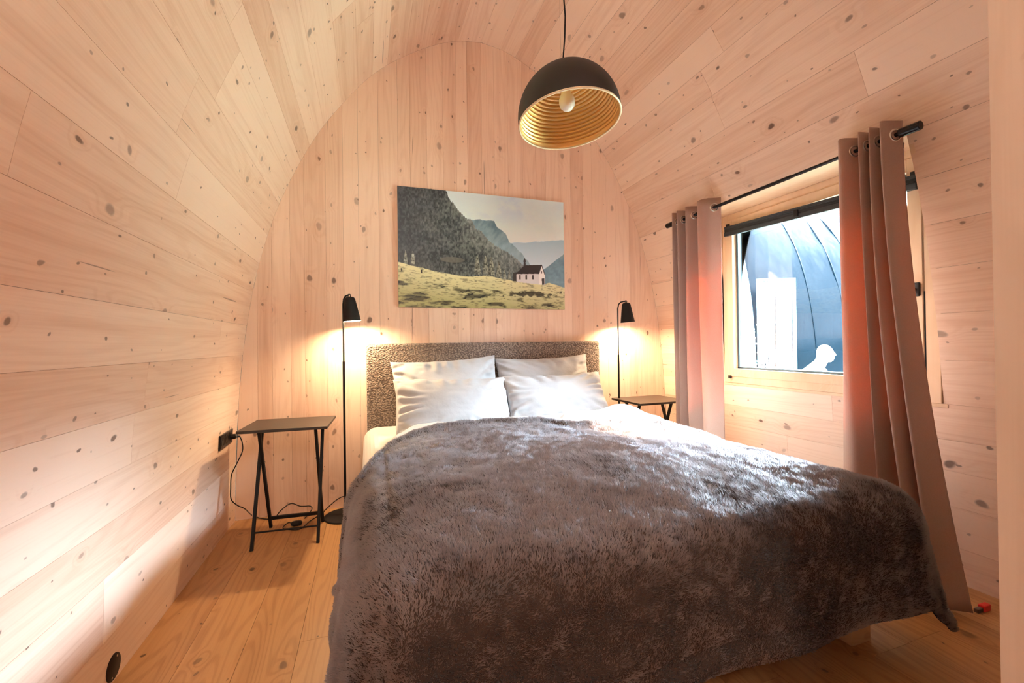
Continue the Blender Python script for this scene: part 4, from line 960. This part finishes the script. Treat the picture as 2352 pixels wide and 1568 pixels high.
for s_ in (-1, 1):
    sh = Vector((-.005, s_*.165, hz_-.245)); el = Vector((.10, s_*.22, hz_-.53)); wr = Vector((.31, s_*.13, .20))
    capsule(body, Vector((0, s_*.06, hz_-.235)), sh, .055, .05); capsule(body, sh, el, .046, .037); capsule(body, el, wr, .037, .025)
    pm_ = wr+Vector((.055, -s_*.012, -.022)); capsule(body, wr, pm_, .024, .026); capsule(body, wr+Vector((0, 0, 0)), pm_+Vector((.01, s_*.018, 0)), .02, .02)
    for k_, (oy_, L_) in enumerate(((-.026, .062), (-.009, .072), (.009, .067), (.026, .052))):
        a0 = pm_+Vector((.015, oy_, 0)); a1 = a0+Vector((L_*.6, oy_*.1, -.008)); a2 = a1+Vector((L_*.38, 0, -.022)); capsule(body, a0, a1, .0085, .008, 8); capsule(body, a1, a2, .008, .0068, 8)
    t0_ = wr+Vector((.02, -s_*.02, 0)); t1_ = t0_+Vector((.035, -s_*.025, -.004)); capsule(body, t0_, t1_, .0105, .0095, 8); capsule(body, t1_, t1_+Vector((.026, -s_*.004, -.012)), .009, .0075, 8)
    kn = Vector((.44, s_*.10, .085)); an_ = Vector((.43, s_*.10, GZ-SEAT+.085)); capsule(body, Vector((.03, s_*.09, .085)), kn, .085, .06); capsule(body, kn, an_, .055, .037); capsule(body, an_+Vector((-.03, 0, -.04)), an_+Vector((.16, s_*.01, -.052)), .037, .030)
M_SKIN = NT('skin'); M_SKIN.base((.62, .40, .31, 1), .5); M_SKIN.b.inputs['Subsurface Weight'].default_value = .1; M_SKIN = M_SKIN.m
remeshed(body, 'body', M_SKIN, per, .0075, 3)
top_ = MB(); ellip(top_, chest+Vector((0, 0, .005)), .122, .183, .18); ellip(top_, Vector((.0, 0, .22)), .115, .150, .17); ellip(top_, Vector((0, 0, .11)), .135, .180, .10)
for s_ in (-1, 1):
    sh = Vector((-.005, s_*.165, hz_-.245)); el = Vector((.10, s_*.22, hz_-.53)); wr = Vector((.31, s_*.13, .20)); capsule(top_, Vector((0, s_*.07, hz_-.235)), sh, .062, .062); capsule(top_, sh, el, .060, .050); capsule(top_, el, el.lerp(wr, .88), .050, .040)
remeshed(top_, 'white_top', linen('white_cotton', (.85, .85, .86, 1), .2), per, .010, 5)
tro = MB(); ellip(tro, hip, .130, .178, .10)
for s_ in (-1, 1):
    kn = Vector((.44, s_*.10, .085)); an_ = Vector((.43, s_*.10, GZ-SEAT+.085)); capsule(tro, Vector((.03, s_*.09, .085)), kn, .092, .068); capsule(tro, kn, kn.lerp(an_, .9), .064, .055)
remeshed(tro, 'trousers', plain('pale_denim', (.35, .42, .52, 1), .8), per, .010, 5)
hair = MB(); ellip(hair, hc+Vector((-.022, 0, .022)), .092, .084, .106)
for i in range(15):
    an = (i/14-.5)*math.pi*1.25; y_ = math.sin(an)*.074; x_ = -.05-math.cos(an)*.045
    capsule(hair, hc+Vector((x_*.7, y_, .03)), hc+Vector((x_-.01, y_*1.05, -.10)), .026, .026, 8); capsule(hair, hc+Vector((x_-.01, y_*1.05, -.10)), hc+Vector((x_-.115, y_*1.3, -.20)), .026, .028, 8); capsule(hair, hc+Vector((x_-.115, y_*1.3, -.20)), hc+Vector((x_-.25, y_*1.3, -.29)), .028, .012, 8)
M_HAIR = NT('fair_hair'); _t = M_HAIR.node('ShaderNodeTexCoord').outputs['Object']; M_HAIR.base(M_HAIR.mix(M_HAIR.noise(M_HAIR.vmul(_t, (60, 60, 4)), 1.0, 2), (.50, .38, .22, 1), (.78, .66, .45, 1)), .4); M_HAIR = M_HAIR.m
remeshed(hair, 'hair', M_HAIR, per, .008, 3)
for s_ in (-1, 1):
    eb = MB(); ellip(eb, hc+Vector((.074, s_*.030, .006)), .012, .013, .010, 12, 9); e_ = eb.build('eye', plain('eye', (.05, .045, .04, 1), .1), per, smooth=True)
